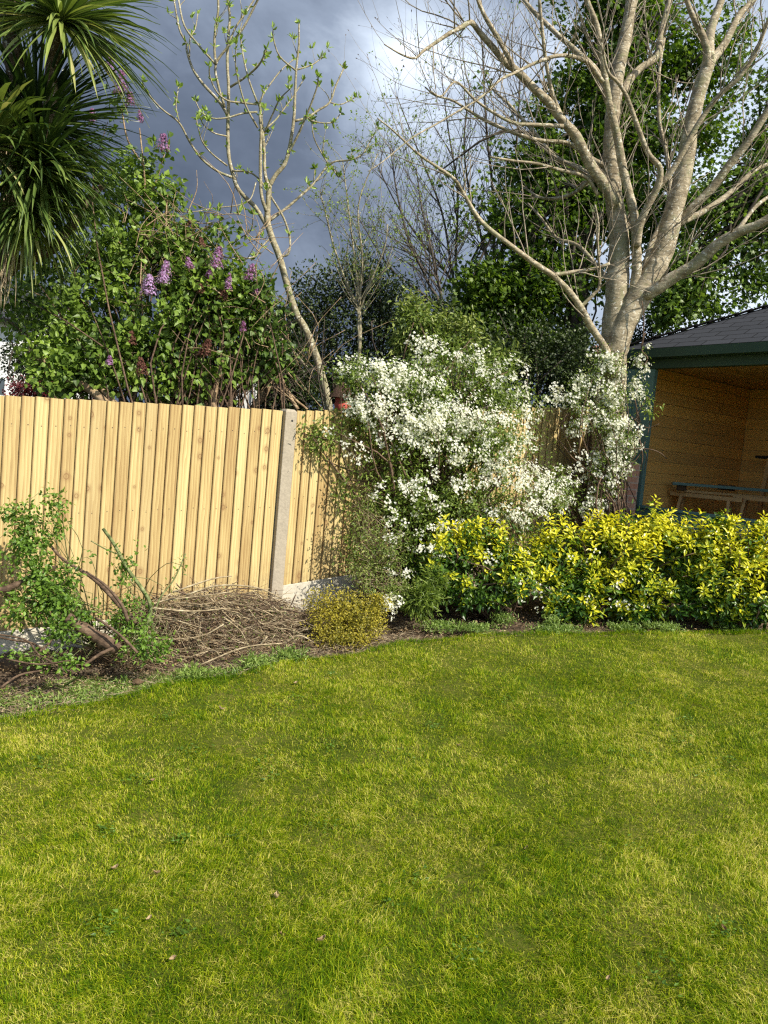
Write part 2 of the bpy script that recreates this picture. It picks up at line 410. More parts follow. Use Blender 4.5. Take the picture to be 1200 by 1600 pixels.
M['glass'] = plain_mat('dark_glass', (0.06, 0.08, 0.10), 0.1, 0.1, 2, 0.0, 0.6)
M['red'] = plain_mat('red_paint', (0.50, 0.10, 0.075), 0.2, 0.6, 30)
M['thatchtop'] = bark_mat('bristle_brown', (0.03, 0.017, 0.012), (0.085, 0.05, 0.035), (0.16, 0.10, 0.07), 60, 0.8)
M['oldwood'] = plain_mat('old_brown_wood', (0.11, 0.07, 0.04), 0.35, 0.85, 18, 0.4)
M['black'] = plain_mat('black_metal', (0.02, 0.02, 0.022), 0.2, 0.5, 20)
# brick
k = NT('brick'); p = k.n('ShaderNodeTexCoord').outputs['Object']
br = k.n('ShaderNodeTexBrick'); k.l(k.mapping(p, (1, 1, 1), (0, 0, 0), (math.radians(90), 0, 0)), br.inputs['Vector'])
br.inputs['Color1'].default_value = (0.42, 0.17, 0.10, 1); br.inputs['Color2'].default_value = (0.50, 0.27, 0.17, 1)
br.inputs['Mortar'].default_value = (0.45, 0.40, 0.33, 1); br.inputs['Scale'].default_value = 1.0
br.inputs['Brick Width'].default_value = 0.225; br.inputs['Row Height'].default_value = 0.075; br.inputs['Mortar Size'].default_value = 0.008
c = k.mix(0.5, br.outputs['Color'], k.ramp(k.noise(p, 40, 5, 0.7), [(0.3, (0.25, 0.12, 0.08)), (0.7, (0.6, 0.4, 0.3))]))
M['brick'] = k.done(k.bsdf(c, 0.9, 0.2, k.bump(br.outputs['Fac'], -0.5, 0.01)).outputs[0])


def shingle_mat(name, c0, c1):
    k = NT(name); v = k.attr('bc', 'Vector')  # (along eave m, up slope m, 0)
    br = k.n('ShaderNodeTexBrick'); k.l(v, br.inputs['Vector']); br.inputs['Scale'].default_value = 1.0
    br.inputs['Brick Width'].default_value = 0.33; br.inputs['Row Height'].default_value = 0.145
    br.inputs['Mortar Size'].default_value = 0.007; br.inputs['Color1'].default_value = (*c0, 1); br.inputs['Color2'].default_value = (*c1, 1)
    br.inputs['Mortar'].default_value = (0.004, 0.004, 0.004, 1); br.inputs['Bias'].default_value = -0.2
    n = k.noise(k.geo(), 90, 5, 0.7)
    c = k.mix(0.5, br.outputs['Color'], k.ramp(n, [(0.35, c0), (0.7, c1)]))
    c = k.mix(br.outputs['Fac'], c, (0.004, 0.004, 0.005))
    return k.done(k.bsdf(c, 0.85, 0.25, k.bump(n, 0.4, 0.004)).outputs[0])


M['shingle'] = shingle_mat('felt_shingle', (0.030, 0.033, 0.040), (0.062, 0.066, 0.078))
M['redtile'] = shingle_mat('red_tile', (0.22, 0.10, 0.07), (0.34, 0.17, 0.12))


def vnoise(x, y, s, seed):
    """cheap smooth 2-D value noise in 0..1"""
    g = np.random.default_rng(seed).random((64, 64)); u = x * s + 31; v = y * s + 17
    iu = np.floor(u).astype(int); iv = np.floor(v).astype(int); fu = u - iu; fv = v - iv
    fu = fu * fu * (3 - 2 * fu); fv = fv * fv * (3 - 2 * fv)
    a = g[iu % 64, iv % 64]; b_ = g[(iu + 1) % 64, iv % 64]; c_ = g[iu % 64, (iv + 1) % 64]; d_ = g[(iu + 1) % 64, (iv + 1) % 64]
    return (a * (1 - fu) + b_ * fu) * (1 - fv) + (c_ * (1 - fu) + d_ * fu) * fv



# ------------------------------------------------------------------ tubes
def catmull(p, r=None, sub=4):
    p = np.asarray(p, float); n = len(p)
    if n < 3: 
        return p, (None if r is None else np.asarray(r, float))
    q = np.vstack([2 * p[0] - p[1], p, 2 * p[-1] - p[-2]])
    t = np.linspace(0, 1, sub, endpoint=False)[:, None]
    out = []
    for i in range(n - 1):
        a, b, c, d = q[i], q[i + 1], q[i + 2], q[i + 3]
        out.append(0.5 * (2 * b + (c - a) * t + (2 * a - 5 * b + 4 * c - d) * t ** 2 + (3 * b - a - 3 * c + d) * t ** 3))
    out.append(p[-1:]); out = np.vstack(out)
    if r is None: return out, None
    rr = np.interp(np.linspace(0, n - 1, len(out)), np.arange(n), np.asarray(r, float))
    return out, rr


def tubes(name, polys, mat, parent, sides=6, knob=0.0):
    Vs = []; Qs = []; Ts = []; off = 0
    for pts, rad in polys:
        pts = np.asarray(pts, float); rad = np.asarray(rad, float); n = len(pts)
        if n < 2: continue
        k_ = sides if rad.max() > 0.006 else (4 if rad.max() > 0.003 else 3)
        if rad.max() > 0.05: k_ = max(sides, 12)
        tg = np.gradient(pts, axis=0); tg /= (np.linalg.norm(tg, axis=1)[:, None] + 1e-9)
        ref = np.array([0, 0, 1.0]) if abs(tg[:, 2].mean()) < 0.85 else np.array([0, 1.0, 0])
        s = np.cross(tg, ref); s /= (np.linalg.norm(s, axis=1)[:, None] + 1e-9); u = np.cross(s, tg)
        a = np.linspace(0, 2 * math.pi, k_, endpoint=False)
        rr = rad[:, None] * np.ones((1, k_))
        if knob and rad.max() > 0.01:
            rr = rr * (1 + knob * rng.normal(size=rr.shape) * 0.5 + knob * rng.normal(size=(n, 1)))
        ring = pts[:, None, :] + rr[:, :, None] * (np.cos(a)[None, :, None] * s[:, None, :] + np.sin(a)[None, :, None] * u[:, None, :])
        V = ring.reshape(-1, 3); i = np.arange(n - 1)[:, None] * k_; j = np.arange(k_)[None, :]; jn = (j + 1) % k_
        q = np.stack([i + j, i + jn, i + k_ + jn, i + k_ + j], -1).reshape(-1, 4) + off
        Vs.append(V); Qs.append(q)
        c0 = off + len(V); Vs.append(pts[[0, -1]])
        jj = np.arange(k_); jj2 = (jj + 1) % k_
        Ts.append(np.stack([np.full(k_, c0), off + jj2, off + jj], -1))
        e0 = off + (n - 1) * k_
        Ts.append(np.stack([np.full(k_, c0 + 1), e0 + jj, e0 + jj2], -1))
        off = c0 + 2
    me = mesh_np(name, np.vstack(Vs), np.vstack(Qs), np.vstack(Ts))
    return link(name, me, mat, parent, True)


def unit(v):
    v = np.asarray(v, float); return v / (np.linalg.norm(v, axis=-1, keepdims=True) + 1e-9)


def twig(p, d, Ln, r0, nseg=5, wander=0.12, up=0.0, r1=0.35):
    pts = [np.array(p, float)]; d = unit(np.array(d, float)); st = Ln / nseg
    for i in range(nseg):
        d = unit(d + rng.normal(size=3) * wander + np.array([0, 0, up]))
        pts.append(pts[-1] + d * st)
    return np.array(pts), np.linspace(r0, r0 * r1, nseg + 1)


def spawn(polys, per_m, lrange, up=0.1, spread=0.8, rf=0.5, rmin=0.0015, rmax=0.02, tmin=0.15, wander=0.12, upb=0.3, nseg=5, bias=None, maxr=1e9):
    out = []
    for pts, rad in polys:
        if rad.max() > maxr: continue
        seg = np.linalg.norm(np.diff(pts, axis=0), axis=1); Ls = seg.sum()
        n = rng.poisson(Ls * per_m)
        for _ in range(n):
            t = rng.uniform(tmin, 1.0); x = t * (len(pts) - 1); i = min(int(x), len(pts) - 2); f = x - i
            p = pts[i] * (1 - f) + pts[i + 1] * f; r = rad[i] * (1 - f) + rad[i + 1] * f
            tg = unit(pts[i + 1] - pts[i]); rv = rng.normal(size=3); rv -= tg * rv.dot(tg); rv = unit(rv)
            d = tg * (1 - spread * 0.5) + rv * spread + np.array([0, 0, upb])
            if bias is not None: d = d + bias
            Lt = rng.uniform(*lrange) * (1.1 - 0.4 * t)
            out.append(twig(p, d, Lt, float(np.clip(r * rf, rmin, rmax)), nseg, wander, up))
    return out


# ------------------------------------------------------------------ leaves
LEAF = (np.array([(0, 0, 0), (.28, .36, .05), (.62, .33, .05), (1, 0, -.10), (.62, -.33, .05), (.28, -.36, .05), (.45, 0, 0)]),
        [(0, 6, 1), (1, 6, 2), (2, 6, 3), (3, 6, 4), (4, 6, 5), (5, 6, 0)])
HEART = (np.array([(0, 0, 0), (.02, .34, .06), (.35, .46, .06), (1.05, 0, -.14), (.35, -.46, .06), (.02, -.34, .06), (.4, 0, -.01)]),
         [(0, 6, 1), (1, 6, 2), (2, 6, 3), (3, 6, 4), (4, 6, 5), (5, 6, 0)])
DIAM = (np.array([(0, 0, 0), (.5, .34, .07), (1, 0, -.06), (.5, -.34, .07)]), [(0, 2, 1), (0, 3, 2)])


def _palm():
    v = [(.25, 0, 0)]; ang = [-120, -95, -62, -42, -20, 0, 20, 42, 62, 95, 120]; rad = [.42, .2, .52, .3, .62, .34, .62, .3, .52, .2, .42]
    rad[5] = .78; rad[4] = .36; rad[6] = .36; rad[3] = .6; rad[7] = .6; rad[2] = .34; rad[8] = .34; rad[1] = .5; rad[9] = .5; rad[0] = .24; rad[10] = .24
    for a, r_ in zip(ang, rad): v.append((.25 + r_ * math.cos(math.radians(a)), r_ * math.sin(math.radians(a)), -.12 * r_))
    v.append((0, 0, 0)); n = 11
    f = [(0, i + 1, i + 2) for i in range(n - 1)] + [(0, 12, 1), (0, 11, 12)]
    return np.array(v), f


PALMATE = _palm()


def _flower():
    v = [(0, 0, 0)]; f = []
    for i in range(5):
        a = i * 2 * math.pi / 5; w = .48
        for (aa, rr, z) in ((a - w, .62, .08), (a, 1.0, .16), (a + w, .62, .08)):
            v.append((rr * .5 * math.cos(aa), rr * .5 * math.sin(aa), z))
        b_ = 1 + 3 * i; f += [(0, b_, b_ + 1), (0, b_ + 1, b_ + 2)]
    return np.array(v), f


FLOWER = _flower()


def leaves(name, mat, parent, pos, dirs, nrm, Ls, Ws, tpl=LEAF, r=None, curl=None):
    T, Fc = tpl; Fc = np.array(Fc); n = len(pos); k_ = len(T)
    u = unit(dirs); w = np.asarray(nrm, float); w = w - u * (w * u).sum(1)[:, None]; w = unit(w); v = np.cross(w, u)
    Ls = np.broadcast_to(Ls, (n,)); Ws = np.broadcast_to(Ws, (n,))
    cz = np.ones(n) if curl is None else curl
    V = (pos[:, None, :] + T[None, :, 0, None] * (u * Ls[:, None])[:, None, :] + T[None, :, 1, None] * (v * Ws[:, None])[:, None, :]
         + (T[None, :, 2, None] * (w * (Ls * cz)[:, None])[:, None, :]))
    F_ = (Fc[None] + (np.arange(n) * k_)[:, None, None]).reshape(-1, 3)
    r = rng.random(n) if r is None else np.clip(r, 0, 1)
    me = mesh_np(name, V.reshape(-1, 3), None, F_, {'r': np.repeat(r, k_)})
    return link(name, me, mat, parent)


def blob_pts(blobs, n, shell=0.35, squash=1.0):
    """blobs: (px, py, rx_px, ry_px, D, weight[, depth_m]); returns points, outward dirs, and how far out (0..1)"""
    w = np.array([b_[5] * b_[2] * b_[3] for b_ in blobs], float); w /= w.sum()
    idx = rng.choice(len(blobs), n, p=w)
    C = np.array([P(b_[0], b_[1], b_[4]) for b_ in blobs])
    Rr = np.array([(b_[2] * b_[4] / F, b_[6] if len(b_) > 6 else 0.8 * min(b_[2], b_[3]) * b_[4] / F, b_[3] * b_[4] / F) for b_ in blobs])
    d = unit(rng.normal(size=(n, 3))); rad = rng.random(n) ** shell
    # lumpy outline
    ph = rng.uniform(0, 6, (len(blobs), 3))
    lump = 1 + 0.16 * np.sin(d[:, 0] * 5 + ph[idx, 0]) + 0.16 * np.sin(d[:, 2] * 6 + ph[idx, 1]) + 0.1 * np.sin(d[:, 1] * 8 + ph[idx, 2])
    off = d * Rr[idx] * (rad * lump)[:, None]
    return C[idx] + off, d, rad


def cluster(pts, dirs, per, spread):
    """several leaves round each point"""
    n = len(pts); p = np.repeat(pts, per, 0) + rng.normal(size=(n * per, 3)) * spread
    return p, np.repeat(dirs, per, 0)


def leafy_dirs(out, droop=0.3, rnd=0.7):
    n = len(out); return unit(out * 0.7 + rng.normal(size=(n, 3)) * rnd + np.array([0, 0, -droop]))


def leaf_normals(n, up=0.8, rnd=0.6):
    return unit(np.array([0.25, -0.3, up]) + rng.normal(size=(n, 3)) * rnd)


def stems_to(base, targets, r0, bend=0.15, n=5, r1=0.3):
    out = []
    for t in targets:
        b_ = np.asarray(base[rng.integers(len(base))]) if np.ndim(base) == 2 else np.asarray(base)
        L_ = np.linalg.norm(t - b_); m1 = b_ * 0.66 + t * 0.34 + rng.normal(size=3) * L_ * bend * 0.5 + np.array([0, 0, L_ * 0.07])
        m2 = b_ * 0.33 + t * 0.67 + rng.normal(size=3) * L_ * bend * 0.5 + np.array([0, 0, L_ * 0.08])
        pts, rr = catmull([b_, m1, m2, t], np.array([1, .8, .55, r1]) * r0 * rng.uniform(.6, 1.1), 3)
        out.append((pts, rr))
    return out


# ------------------------------------------------------------------ ground
edge_px = [(-500, 1290), (-250, 1190), (0, 1127), (60, 1114), (150, 1097), (250, 1077), (350, 1059), (420, 1044), (500, 1029), (560, 1019), (620, 1005),
           (700, 996), (800, 991), (900, 989), (1000, 989), (1100, 989), (1200, 989), (1400, 1000)]
EP = np.array([G(*p)[:2] for p in edge_px])
EX = np.concatenate([[-9.0], EP[:, 0], [9.0]]); EY = np.concatenate([[EP[0, 1] - 3], EP[:, 1], [EP[-1, 1] - 1.0]])
_o = np.argsort(EX); EX = EX[_o]; EY = EY[_o]


def yb(x):
    return np.interp(x, EX, EY) + 0.02 * np.sin(x * 9) + 0.012 * np.sin(x * 23 + 1)


# fence line
FA = np.array([-2.77, 5.48]); FT = unit(np.array([1.89, 1.39])); FN = np.array([FT[1], -FT[0]])  # FN faces the lawn


def fence_xy(s): return FA + FT * s


# bumps
def bump(x, y, a=0.012):
    return a * (np.sin(x * 2.1 + 1) * np.cos(y * 1.7) + 0.6 * np.sin(x * 5.3 + y * 3.1) + 0.4 * np.cos(y * 7.7 - x * 4.2))


nx, ny = 240, 140
xs = np.linspace(-9, 9, nx)[:, None] * np.ones((1, ny)); t_ = np.linspace(0, 1, ny)[None, :] ** 0.7
ys = -7 + (yb(xs) + 7) * t_
zs = zg(xs, ys) + bump(xs, ys)
zs[:, -1] -= 0.05
V = np.stack([xs, ys, zs], -1).reshape(-1, 3)
i = np.arange(nx - 1)[:, None] * ny; j = np.arange(ny - 1)[None, :]
Q = np.stack([i + j, i + ny + j, i + ny + j + 1, i + j + 1], -1).reshape(-1, 4)
lawn = link('lawn', mesh_np('lawn', V, Q), M['thatch'], None, True); tag(lawn, kind='structure')

nx, ny = 300, 120
xs = np.linspace(-7, 9, nx)[:, None] * np.ones((1, ny)); t_ = np.linspace(0, 1, ny)[None, :]
ys = yb(xs) - 0.12 + 4.6 * t_
dd = ys - yb(xs)
zs = zg(xs, ys) - 0.065 + np.clip(dd, 0, 1) * 0.06 + 0.012 * rng.normal(size=xs.shape) + bump(xs * 2, ys * 2, 0.014)
zs[:, 0] -= 0.12
V = np.stack([xs, ys, zs], -1).reshape(-1, 3)
i = np.arange(nx - 1)[:, None] * ny; j = np.arange(ny - 1)[None, :]
Q = np.stack([i + j, i + ny + j, i + ny + j + 1, i + j + 1], -1).reshape(-1, 4)
bed = link('flower_bed', mesh_np('flower_bed', V, Q), M['soil'], None, True); tag(bed, kind='structure')

gx = np.concatenate([[-600, -200, -60, -25], np.linspace(-13, 15, 30), [25, 60, 200, 600]])
X, Y = np.meshgrid(gx, np.concatenate([[-600, -200, -50, -20], np.linspace(-8, 17, 26), [25, 60, 200, 900]]), indexing='ij')
Z = zg(X, Y) - 0.25
V = np.stack([X, Y, Z], -1).reshape(-1, 3); ny = X.shape[1]
i = np.arange(X.shape[0] - 1)[:, None] * ny; j = np.arange(ny - 1)[None, :]
Q = np.stack([i + j, i + ny + j, i + ny + j + 1, i + j + 1], -1).reshape(-1, 4)
tag(link('ground', mesh_np('ground', V, Q), M['earth'], None, True), kind='structure')


# ------------------------------------------------------------------ grass
def blades(name, x, y, h, w, mat, r, z0=None, lean=0.6, kind_label=None):
    n = len(x); z = (zg(x, y) + bump(x, y)) if z0 is None else z0
    a = rng.uniform(0, 2 * math.pi, n)
    # neighbouring blades comb the same way
    comb = 2.5 * np.sin(x * 1.9 + 2 * np.sin(y * 1.3)) + 2 * np.cos(y * 2.3 + x)
    a = np.where(rng.random(n) < 0.6, comb + rng.normal(size=n) * 0.8, a)
    ld = np.stack([np.cos(a), np.sin(a)], -1); le = np.abs(rng.normal(size=n)) * lean + 0.15
    f = rng.uniform(0, 2 * math.pi, n); wd = np.stack([np.cos(f), np.sin(f), np.zeros(n)], -1) * (w / 2)[:, None]
    base = np.stack([x, y, z - 0.004], -1)
    mid = base + np.concatenate([ld * (h * le * 0.35)[:, None], (h * 0.6)[:, None]], 1)
    hh = h * np.clip(1.0 - 0.30 * le, 0.35, 1)
    tip = base + np.concatenate([ld * (h * le)[:, None], hh[:, None]], 1)
    V = np.stack([base - wd, base + wd, mid + wd * 0.8, mid - wd * 0.8, tip], 1).reshape(-1, 3)
    o = np.arange(n)[:, None] * 5
    q = np.concatenate([o, o + 1, o + 2, o + 3], 1); t3 = np.concatenate([o + 3, o + 2, o + 4], 1)
    me = mesh_np(name, V, q, t3, {'r': np.repeat(r, 5)})
    ob = link(name, me, mat); tag(ob, kind_label, 'grass', None, 'stuff'); return ob


def lawn_points(n):
    # density falls with distance, only roughly what the lens could see (with room to step aside)
    u = rng.random(n); D = 1.5 * (8.2 / 1.5) ** (u ** 0.80)
    x = rng.uniform(-0.62, 0.66, n) * (D + 0.5)
    keep = (D < yb(x) + rng.normal(size=n) * 0.012) & (x > -8.5) & (x < 8.5)
    return x[keep], D[keep]


gx_, gy_ = lawn_points(950000)
tuft = 0.5 * vnoise(gx_, gy_, 5, 1) + 0.3 * vnoise(gx_, gy_, 14, 2) + 0.2 * vnoise(gx_, gy_, 1.3, 3)
keep = rng.random(len(gx_)) < 0.15 + 1.35 * tuft * (.5 + vnoise(gx_, gy_, 20, 12))
gx_, gy_, tuft = gx_[keep], gy_[keep], tuft[keep]
t2 = vnoise(gx_, gy_, 26, 21); h_ = 0.009 + 0.034 * tuft * (0.45 + 1.1 * t2) * rng.uniform(0.4, 1.4, len(gx_)) + 0.02 * (rng.random(len(gx_)) < 0.03)
blades('grass', gx_, gy_, h_, rng.uniform(0.0011, 0.0025, len(gx_)) * (0.75 + 0.12 * gy_), M['grass'], rng.random(len(gx_)), None, 1.15, 'short yellowish green lawn grass of the whole foreground')

# ------------------------------------------------------------------ fence
Z3 = np.array([0, 0, 1.0]); FT3 = np.array([*FT, 0]); FN3 = np.array([*FN, 0])
TOPS = ([-4, 0, 2.346, 4.7, 6.3], [1.68, 1.90, 2.035, 2.30, 2.49])


def ftop(s): return float(np.interp(s, *TOPS))


def fbot_left(s): return ftop(s) - 1.71


def fence_bay(s0, s1, botf, label, gh=0.15, seed=0):
    rr = np.random.default_rng(seed)
    xy = fence_xy(s0); root = thing('closeboard_fence', (*xy, zg(*xy)), label, 'fence', 'featheredge fence bays')
    V = []; Q = []; BC = []; HR = []; s = s0; pid = 0; pitch = 0.102
    while s < s1 - 0.02:
        p_ = min(pitch * rr.uniform(0.9, 1.1), s1 - s); w_ = min(p_ + 0.022, s1 - s)
        zb = botf(s); zt = ftop(s + p_ / 2) + rr.uniform(-0.004, 0.004); tl = rr.uniform(-0.003, 0.003)
        # featheredge: thick edge on the right overlaps the thin edge of the next
        th0, th1 = 0.004, 0.021
        for (zz, k_) in ((zb, 0), (zt, 1)):
            for (ss, th) in ((s, th1), (s + w_, th0)):
                c2 = fence_xy(ss + tl * k_)
                for off in (0.0 if th == th1 else -0.006, th):
                    V.append(np.array([*c2, zz]) + FN3 * off)
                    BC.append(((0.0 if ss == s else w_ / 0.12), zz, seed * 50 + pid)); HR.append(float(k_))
        o = pid * 8  # order: zb:(l back,l front,r back,r front) zt: same
        Q += [(o + 1, o + 3, o + 7, o + 5), (o + 2, o + 0, o + 4, o + 6), (o + 0, o + 1, o + 5, o + 4), (o + 3, o + 2, o + 6, o + 7),
              (o + 4, o + 5, o + 7, o + 6), (o + 0, o + 2, o + 3, o + 1)]
        s += p_; pid += 1
    me = mesh_np('board_panel', np.array(V), np.array(Q), None, {'hr': HR}, {'bc': np.array(BC)})
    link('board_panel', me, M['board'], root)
    for fr in (0.12, 0.5, 0.88):
        a = fence_xy(s0); b_ = fence_xy(s1)
        za = botf(s0) + (ftop(s0) - botf(s0)) * fr; zb = botf(s1) + (ftop(s1) - botf(s1)) * fr
        mb = MB(); mb.bar(np.array([*a, za]) - FN3 * 0.045, np.array([*b_, zb]) - FN3 * 0.045, 0.06, 0.07); mb.build('arris_rail', M['board'], root)
    mb = MB(); a = np.array([*fence_xy(s0 + .005), botf(s0) - gh - 0.02]); b_ = np.array([*fence_xy(s1 - .005), botf(s1) - gh - 0.02]); u_ = np.array([0, 0, gh + 0.015])
    off = FN3 * 0.02; bk = -FN3 * 0.03
    mb.hexa([a + off, b_ + off, b_ + bk, a + bk, a + off + u_, b_ + off + u_, b_ + bk + u_, a + bk + u_])
    mb.build('gravel_board', M['gravel'], root, 0.006)
    return root


def concrete_post(s, label, top_extra=0.03):
    xy = fence_xy(s); root = thing('concrete_post', (*xy, zg(*xy)), label, 'fence post', 'concrete fence posts')
    mb = MB(); w = 0.115; d = 0.12; zb = zg(*xy) - 0.3; zt = ftop(s) + top_extra
    o = np.array([*xy, zb]) - FT3 * w / 2 - FN3 * 0.07
    c0 = [o, o + FT3 * w, o + FT3 * w + FN3 * d, o + FN3 * d]
    up1 = np.array([0, 0, zt - zb - 0.02]); ch = 0.02
    ins = [FT3 * ch + FN3 * ch, -FT3 * ch + FN3 * ch, -FT3 * ch - FN3 * ch, FT3 * ch - FN3 * ch]
    mb.add(c0 + [q + up1 for q in c0] + [q + up1 + np.array([0, 0, 0.02]) + i_ for q, i_ in zip(c0, ins)],
           [(3, 2, 1, 0), (0, 1, 5, 4), (1, 2, 6, 5), (2, 3, 7, 6), (3, 0, 4, 7), (4, 5, 9, 8), (5, 6, 10, 9), (6, 7, 11, 10), (7, 4, 8, 11), (8, 9, 10, 11)])
    mb.build('post_shaft', M['concrete'], root, 0.006)
    mb = MB(); c = np.array([*xy, zt - 0.10]) + FN3 * 0.051 + FT3 * 0.01
    mb.cbox(c, FT3 * 0.016, FN3 * 0.006, Z3 * 0.016); mb.build('bolt', M['black'], root, 0.002)
    return root


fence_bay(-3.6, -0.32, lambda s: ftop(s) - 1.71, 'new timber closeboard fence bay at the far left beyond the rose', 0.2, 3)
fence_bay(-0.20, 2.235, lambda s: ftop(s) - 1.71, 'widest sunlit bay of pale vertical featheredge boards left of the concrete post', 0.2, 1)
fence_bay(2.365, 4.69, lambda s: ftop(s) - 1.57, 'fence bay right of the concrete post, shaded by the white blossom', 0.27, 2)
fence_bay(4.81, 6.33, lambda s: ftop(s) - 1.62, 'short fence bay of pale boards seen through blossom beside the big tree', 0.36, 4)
concrete_post(-0.26, 'concrete fence post at the left end of the bright board bay')
concrete_post(2.30, 'grey concrete fence post standing between the two sunlit fence bays', 0.012)
concrete_post(4.75, 'concrete fence post buried behind the white flowering shrub')
xy = fence_xy(6.42); pr = thing('timber_post', (*xy, zg(*xy)), 'dark brown old timber post closing the fence beside the big trunk', 'fence post')
mb = MB(); mb.cbox(np.array([*xy, zg(*xy) + 1.0]), FT3 * 0.13, FN3 * 0.13, Z3 * 2.1); mb.build('post_shaft', M['oldwood'], pr, 0.008)
mb = MB(); mb.cbox(np.array([*xy, zg(*xy) + 0.9]) + FT3 * 0.25 - FN3 * 0.05, FT3 * 0.36, FN3 * 0.03, Z3 * 1.75); mb.build('side_board', M['oldwood'], pr, 0.004)

# ------------------------------------------------------------------ summerhouse
WD = np.array([0.8056, 0.5925, 0]); FD = np.array([0.5925, -0.8056, 0])   # wall runs back, front runs right
C0 = P(986, 559, 9.35); C0 = np.array([C0[0], C0[1], 0])
FZ = 0.60; EZ = 3.10; HEAD = 2.99; SILL = 1.36; LF, LW = 3.2, 2.7
sh = thing('summerhouse', (C0[0], C0[1], FZ), 'dark green open fronted timber summerhouse with grey shingle roof at right', 'summerhouse')


def bc_quad(name, rows, mat, parent, board=0.14, horiz=True, seed=0):
    """plank wall between corner a and b (2 points, base), heights z0..z1, planks horizontal"""
    a, b_, z0, z1, nrm = rows; V = []; Q = []; BC = []; z = z0; pid = 0; Ln = np.linalg.norm(b_ - a)
    while z < z1 - 1e-3:
        zt = min(z + board, z1); g = 0.004
        c = [(a, z, 0), (b_, z, Ln), (b_, zt, Ln), (a, zt, 0)]
        for (q, zz, u_) in c:
            inset = 0.0
            V.append(np.array([q[0], q[1], zz]) + nrm * inset); BC.append(((zz - z) / 0.12, u_, seed * 40 + pid * 1.37))
        # groove strip: pull top edge slightly in
        V.append(np.array([a[0], a[1], zt]) - nrm * 0.006); V.append(np.array([b_[0], b_[1], zt]) - nrm * 0.006)
        BC.append((1, 0, seed * 40 + pid * 1.37)); BC.append((1, Ln, seed * 40 + pid * 1.37))
        V[-4] = V[-4] - np.array([0, 0, g]); V[-3] = V[-3] - np.array([0, 0, g])
        o = pid * 6; Q += [(o, o + 1, o + 2, o + 3), (o + 3, o + 2, o + 5, o + 4)]
        z = zt; pid += 1
    me = mesh_np(name, np.array(V), np.array(Q), None, None, {'bc': np.array(BC)})
    return link(name, me, mat, parent)


def slab(name, a, b_, z0, z1, depth, mat, bevel=0.0, par=None):
    mb = MB(); a = np.array([a[0], a[1], z0]); b2 = np.array([b_[0], b_[1], z0])
    mb.box(a, b2 - a, depth, Z3 * (z1 - z0)); return mb.build(name, mat, par or sh, bevel)


t = 0.045
# outer side walls and back wall (solid skins), inner pine lining stands 10 mm proud
A0 = C0; B0 = C0 + WD * LW; A1 = C0 + FD * LF; B1 = A1 + WD * LW
for nm, p0, p1, dp in (('side_wall', A0, B0, FD * t), ('back_wall', B0 + FD * t, B1 - FD * t, -WD * t), ('side_wall', A1, B1, -FD * t)):
    slab(nm, p0, p1, FZ - 0.25, EZ, dp, M['green_paint'])
i0 = A0 + FD * (t + 0.004) + WD * 0.07; i1 = B0 + FD * (t + 0.004) - WD * (t + 0.004)
bc_quad('pine_lining', (i0, i1, FZ + .03, EZ - 0.03, FD), M['pine'], sh, 0.145, True, 1)
bc_quad('pine_lining', (i1 + FD * 0.004, B1 - FD * (t + .004) - WD * (t + .004), FZ + .03, EZ - 0.03, -WD), M['pine'], sh, 0.145, True, 2)
bc_quad('pine_lining', (B1 - FD * (t + .008) - WD * (t + .008), A1 - FD * (t + .004) + WD * 0.07, FZ + .03, EZ - 0.03, -FD), M['pine'], sh, 0.145, True, 3)
mb = MB(); mb.box(np.array([*A0[:2], FZ - 0.25]) + FD * .06 + WD * .06, FD * (LF - .12), WD * (LW - .12), Z3 * 0.25); mb.build('floor', M['pinebar'], sh)
# front: corner posts, head beam, half wall
pw = 0.35
slab('corner_post', A0 + FD * 0.002, A0 + FD * pw, FZ - 0.25, HEAD, WD * 0.066 - WD * 0.0, M['green_paint'], 0.004)
slab('corner_post', A1 - FD * pw, A1 - FD * 0.002, FZ - 0.25, HEAD, WD * 0.066, M['green_paint'], 0.004)
slab('corner_trim', A0 - WD * 0.02 - FD * 0.02, A0 + FD * 0.09 - WD * 0.02, FZ - 0.25, HEAD + .001, WD * 0.02, M['green_paint'], 0.003)
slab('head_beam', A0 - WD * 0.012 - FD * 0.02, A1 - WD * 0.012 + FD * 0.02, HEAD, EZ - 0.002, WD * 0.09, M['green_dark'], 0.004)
slab('half_wall', A0 + FD * (pw + .001), A1 - FD * (pw + .001), FZ - 0.25, SILL, WD * 0.05, M['green_paint'], 0.004)
slab('sill', A0 + FD * (pw + .001) - WD * 0.03, A1 - FD * (pw + .001) - WD * 0.03, SILL + .001, SILL + 0.035, WD * 0.12, M['green_paint'], 0.004)
# roof: hip pyramid with overhang
ov = 0.16
cn = [A0 - FD * ov - WD * ov, A1 + FD * ov - WD * ov, B1 + FD * ov + WD * ov, B0 - FD * ov + WD * ov]
cn = [np.array([c[0], c[1], EZ + 0.10]) for c in cn]; ap = sum(cn) / 4; ap = np.array([ap[0], ap[1], 4.03])
V = []; T3 = []; BC = []
for i_ in range(4):
    a, b_ = cn[i_], cn[(i_ + 1) % 4]; e_ = unit(b_ - a); mid_ = a + e_ * np.dot(ap - a, e_); sl_ = np.linalg.norm(ap - mid_)
    V += [a, b_, ap]; BC += [(0, 0, 0), (np.linalg.norm(b_ - a), 0, 0), (np.dot(ap - a, e_), sl_, 0)]; T3.append((3 * i_, 3 * i_ + 1, 3 * i_ + 2))
roof = link('roof', mesh_np('roof', np.array(V), None, np.array(T3), None, {'bc': np.array(BC)}), M['shingle'], sh)
mb = MB()
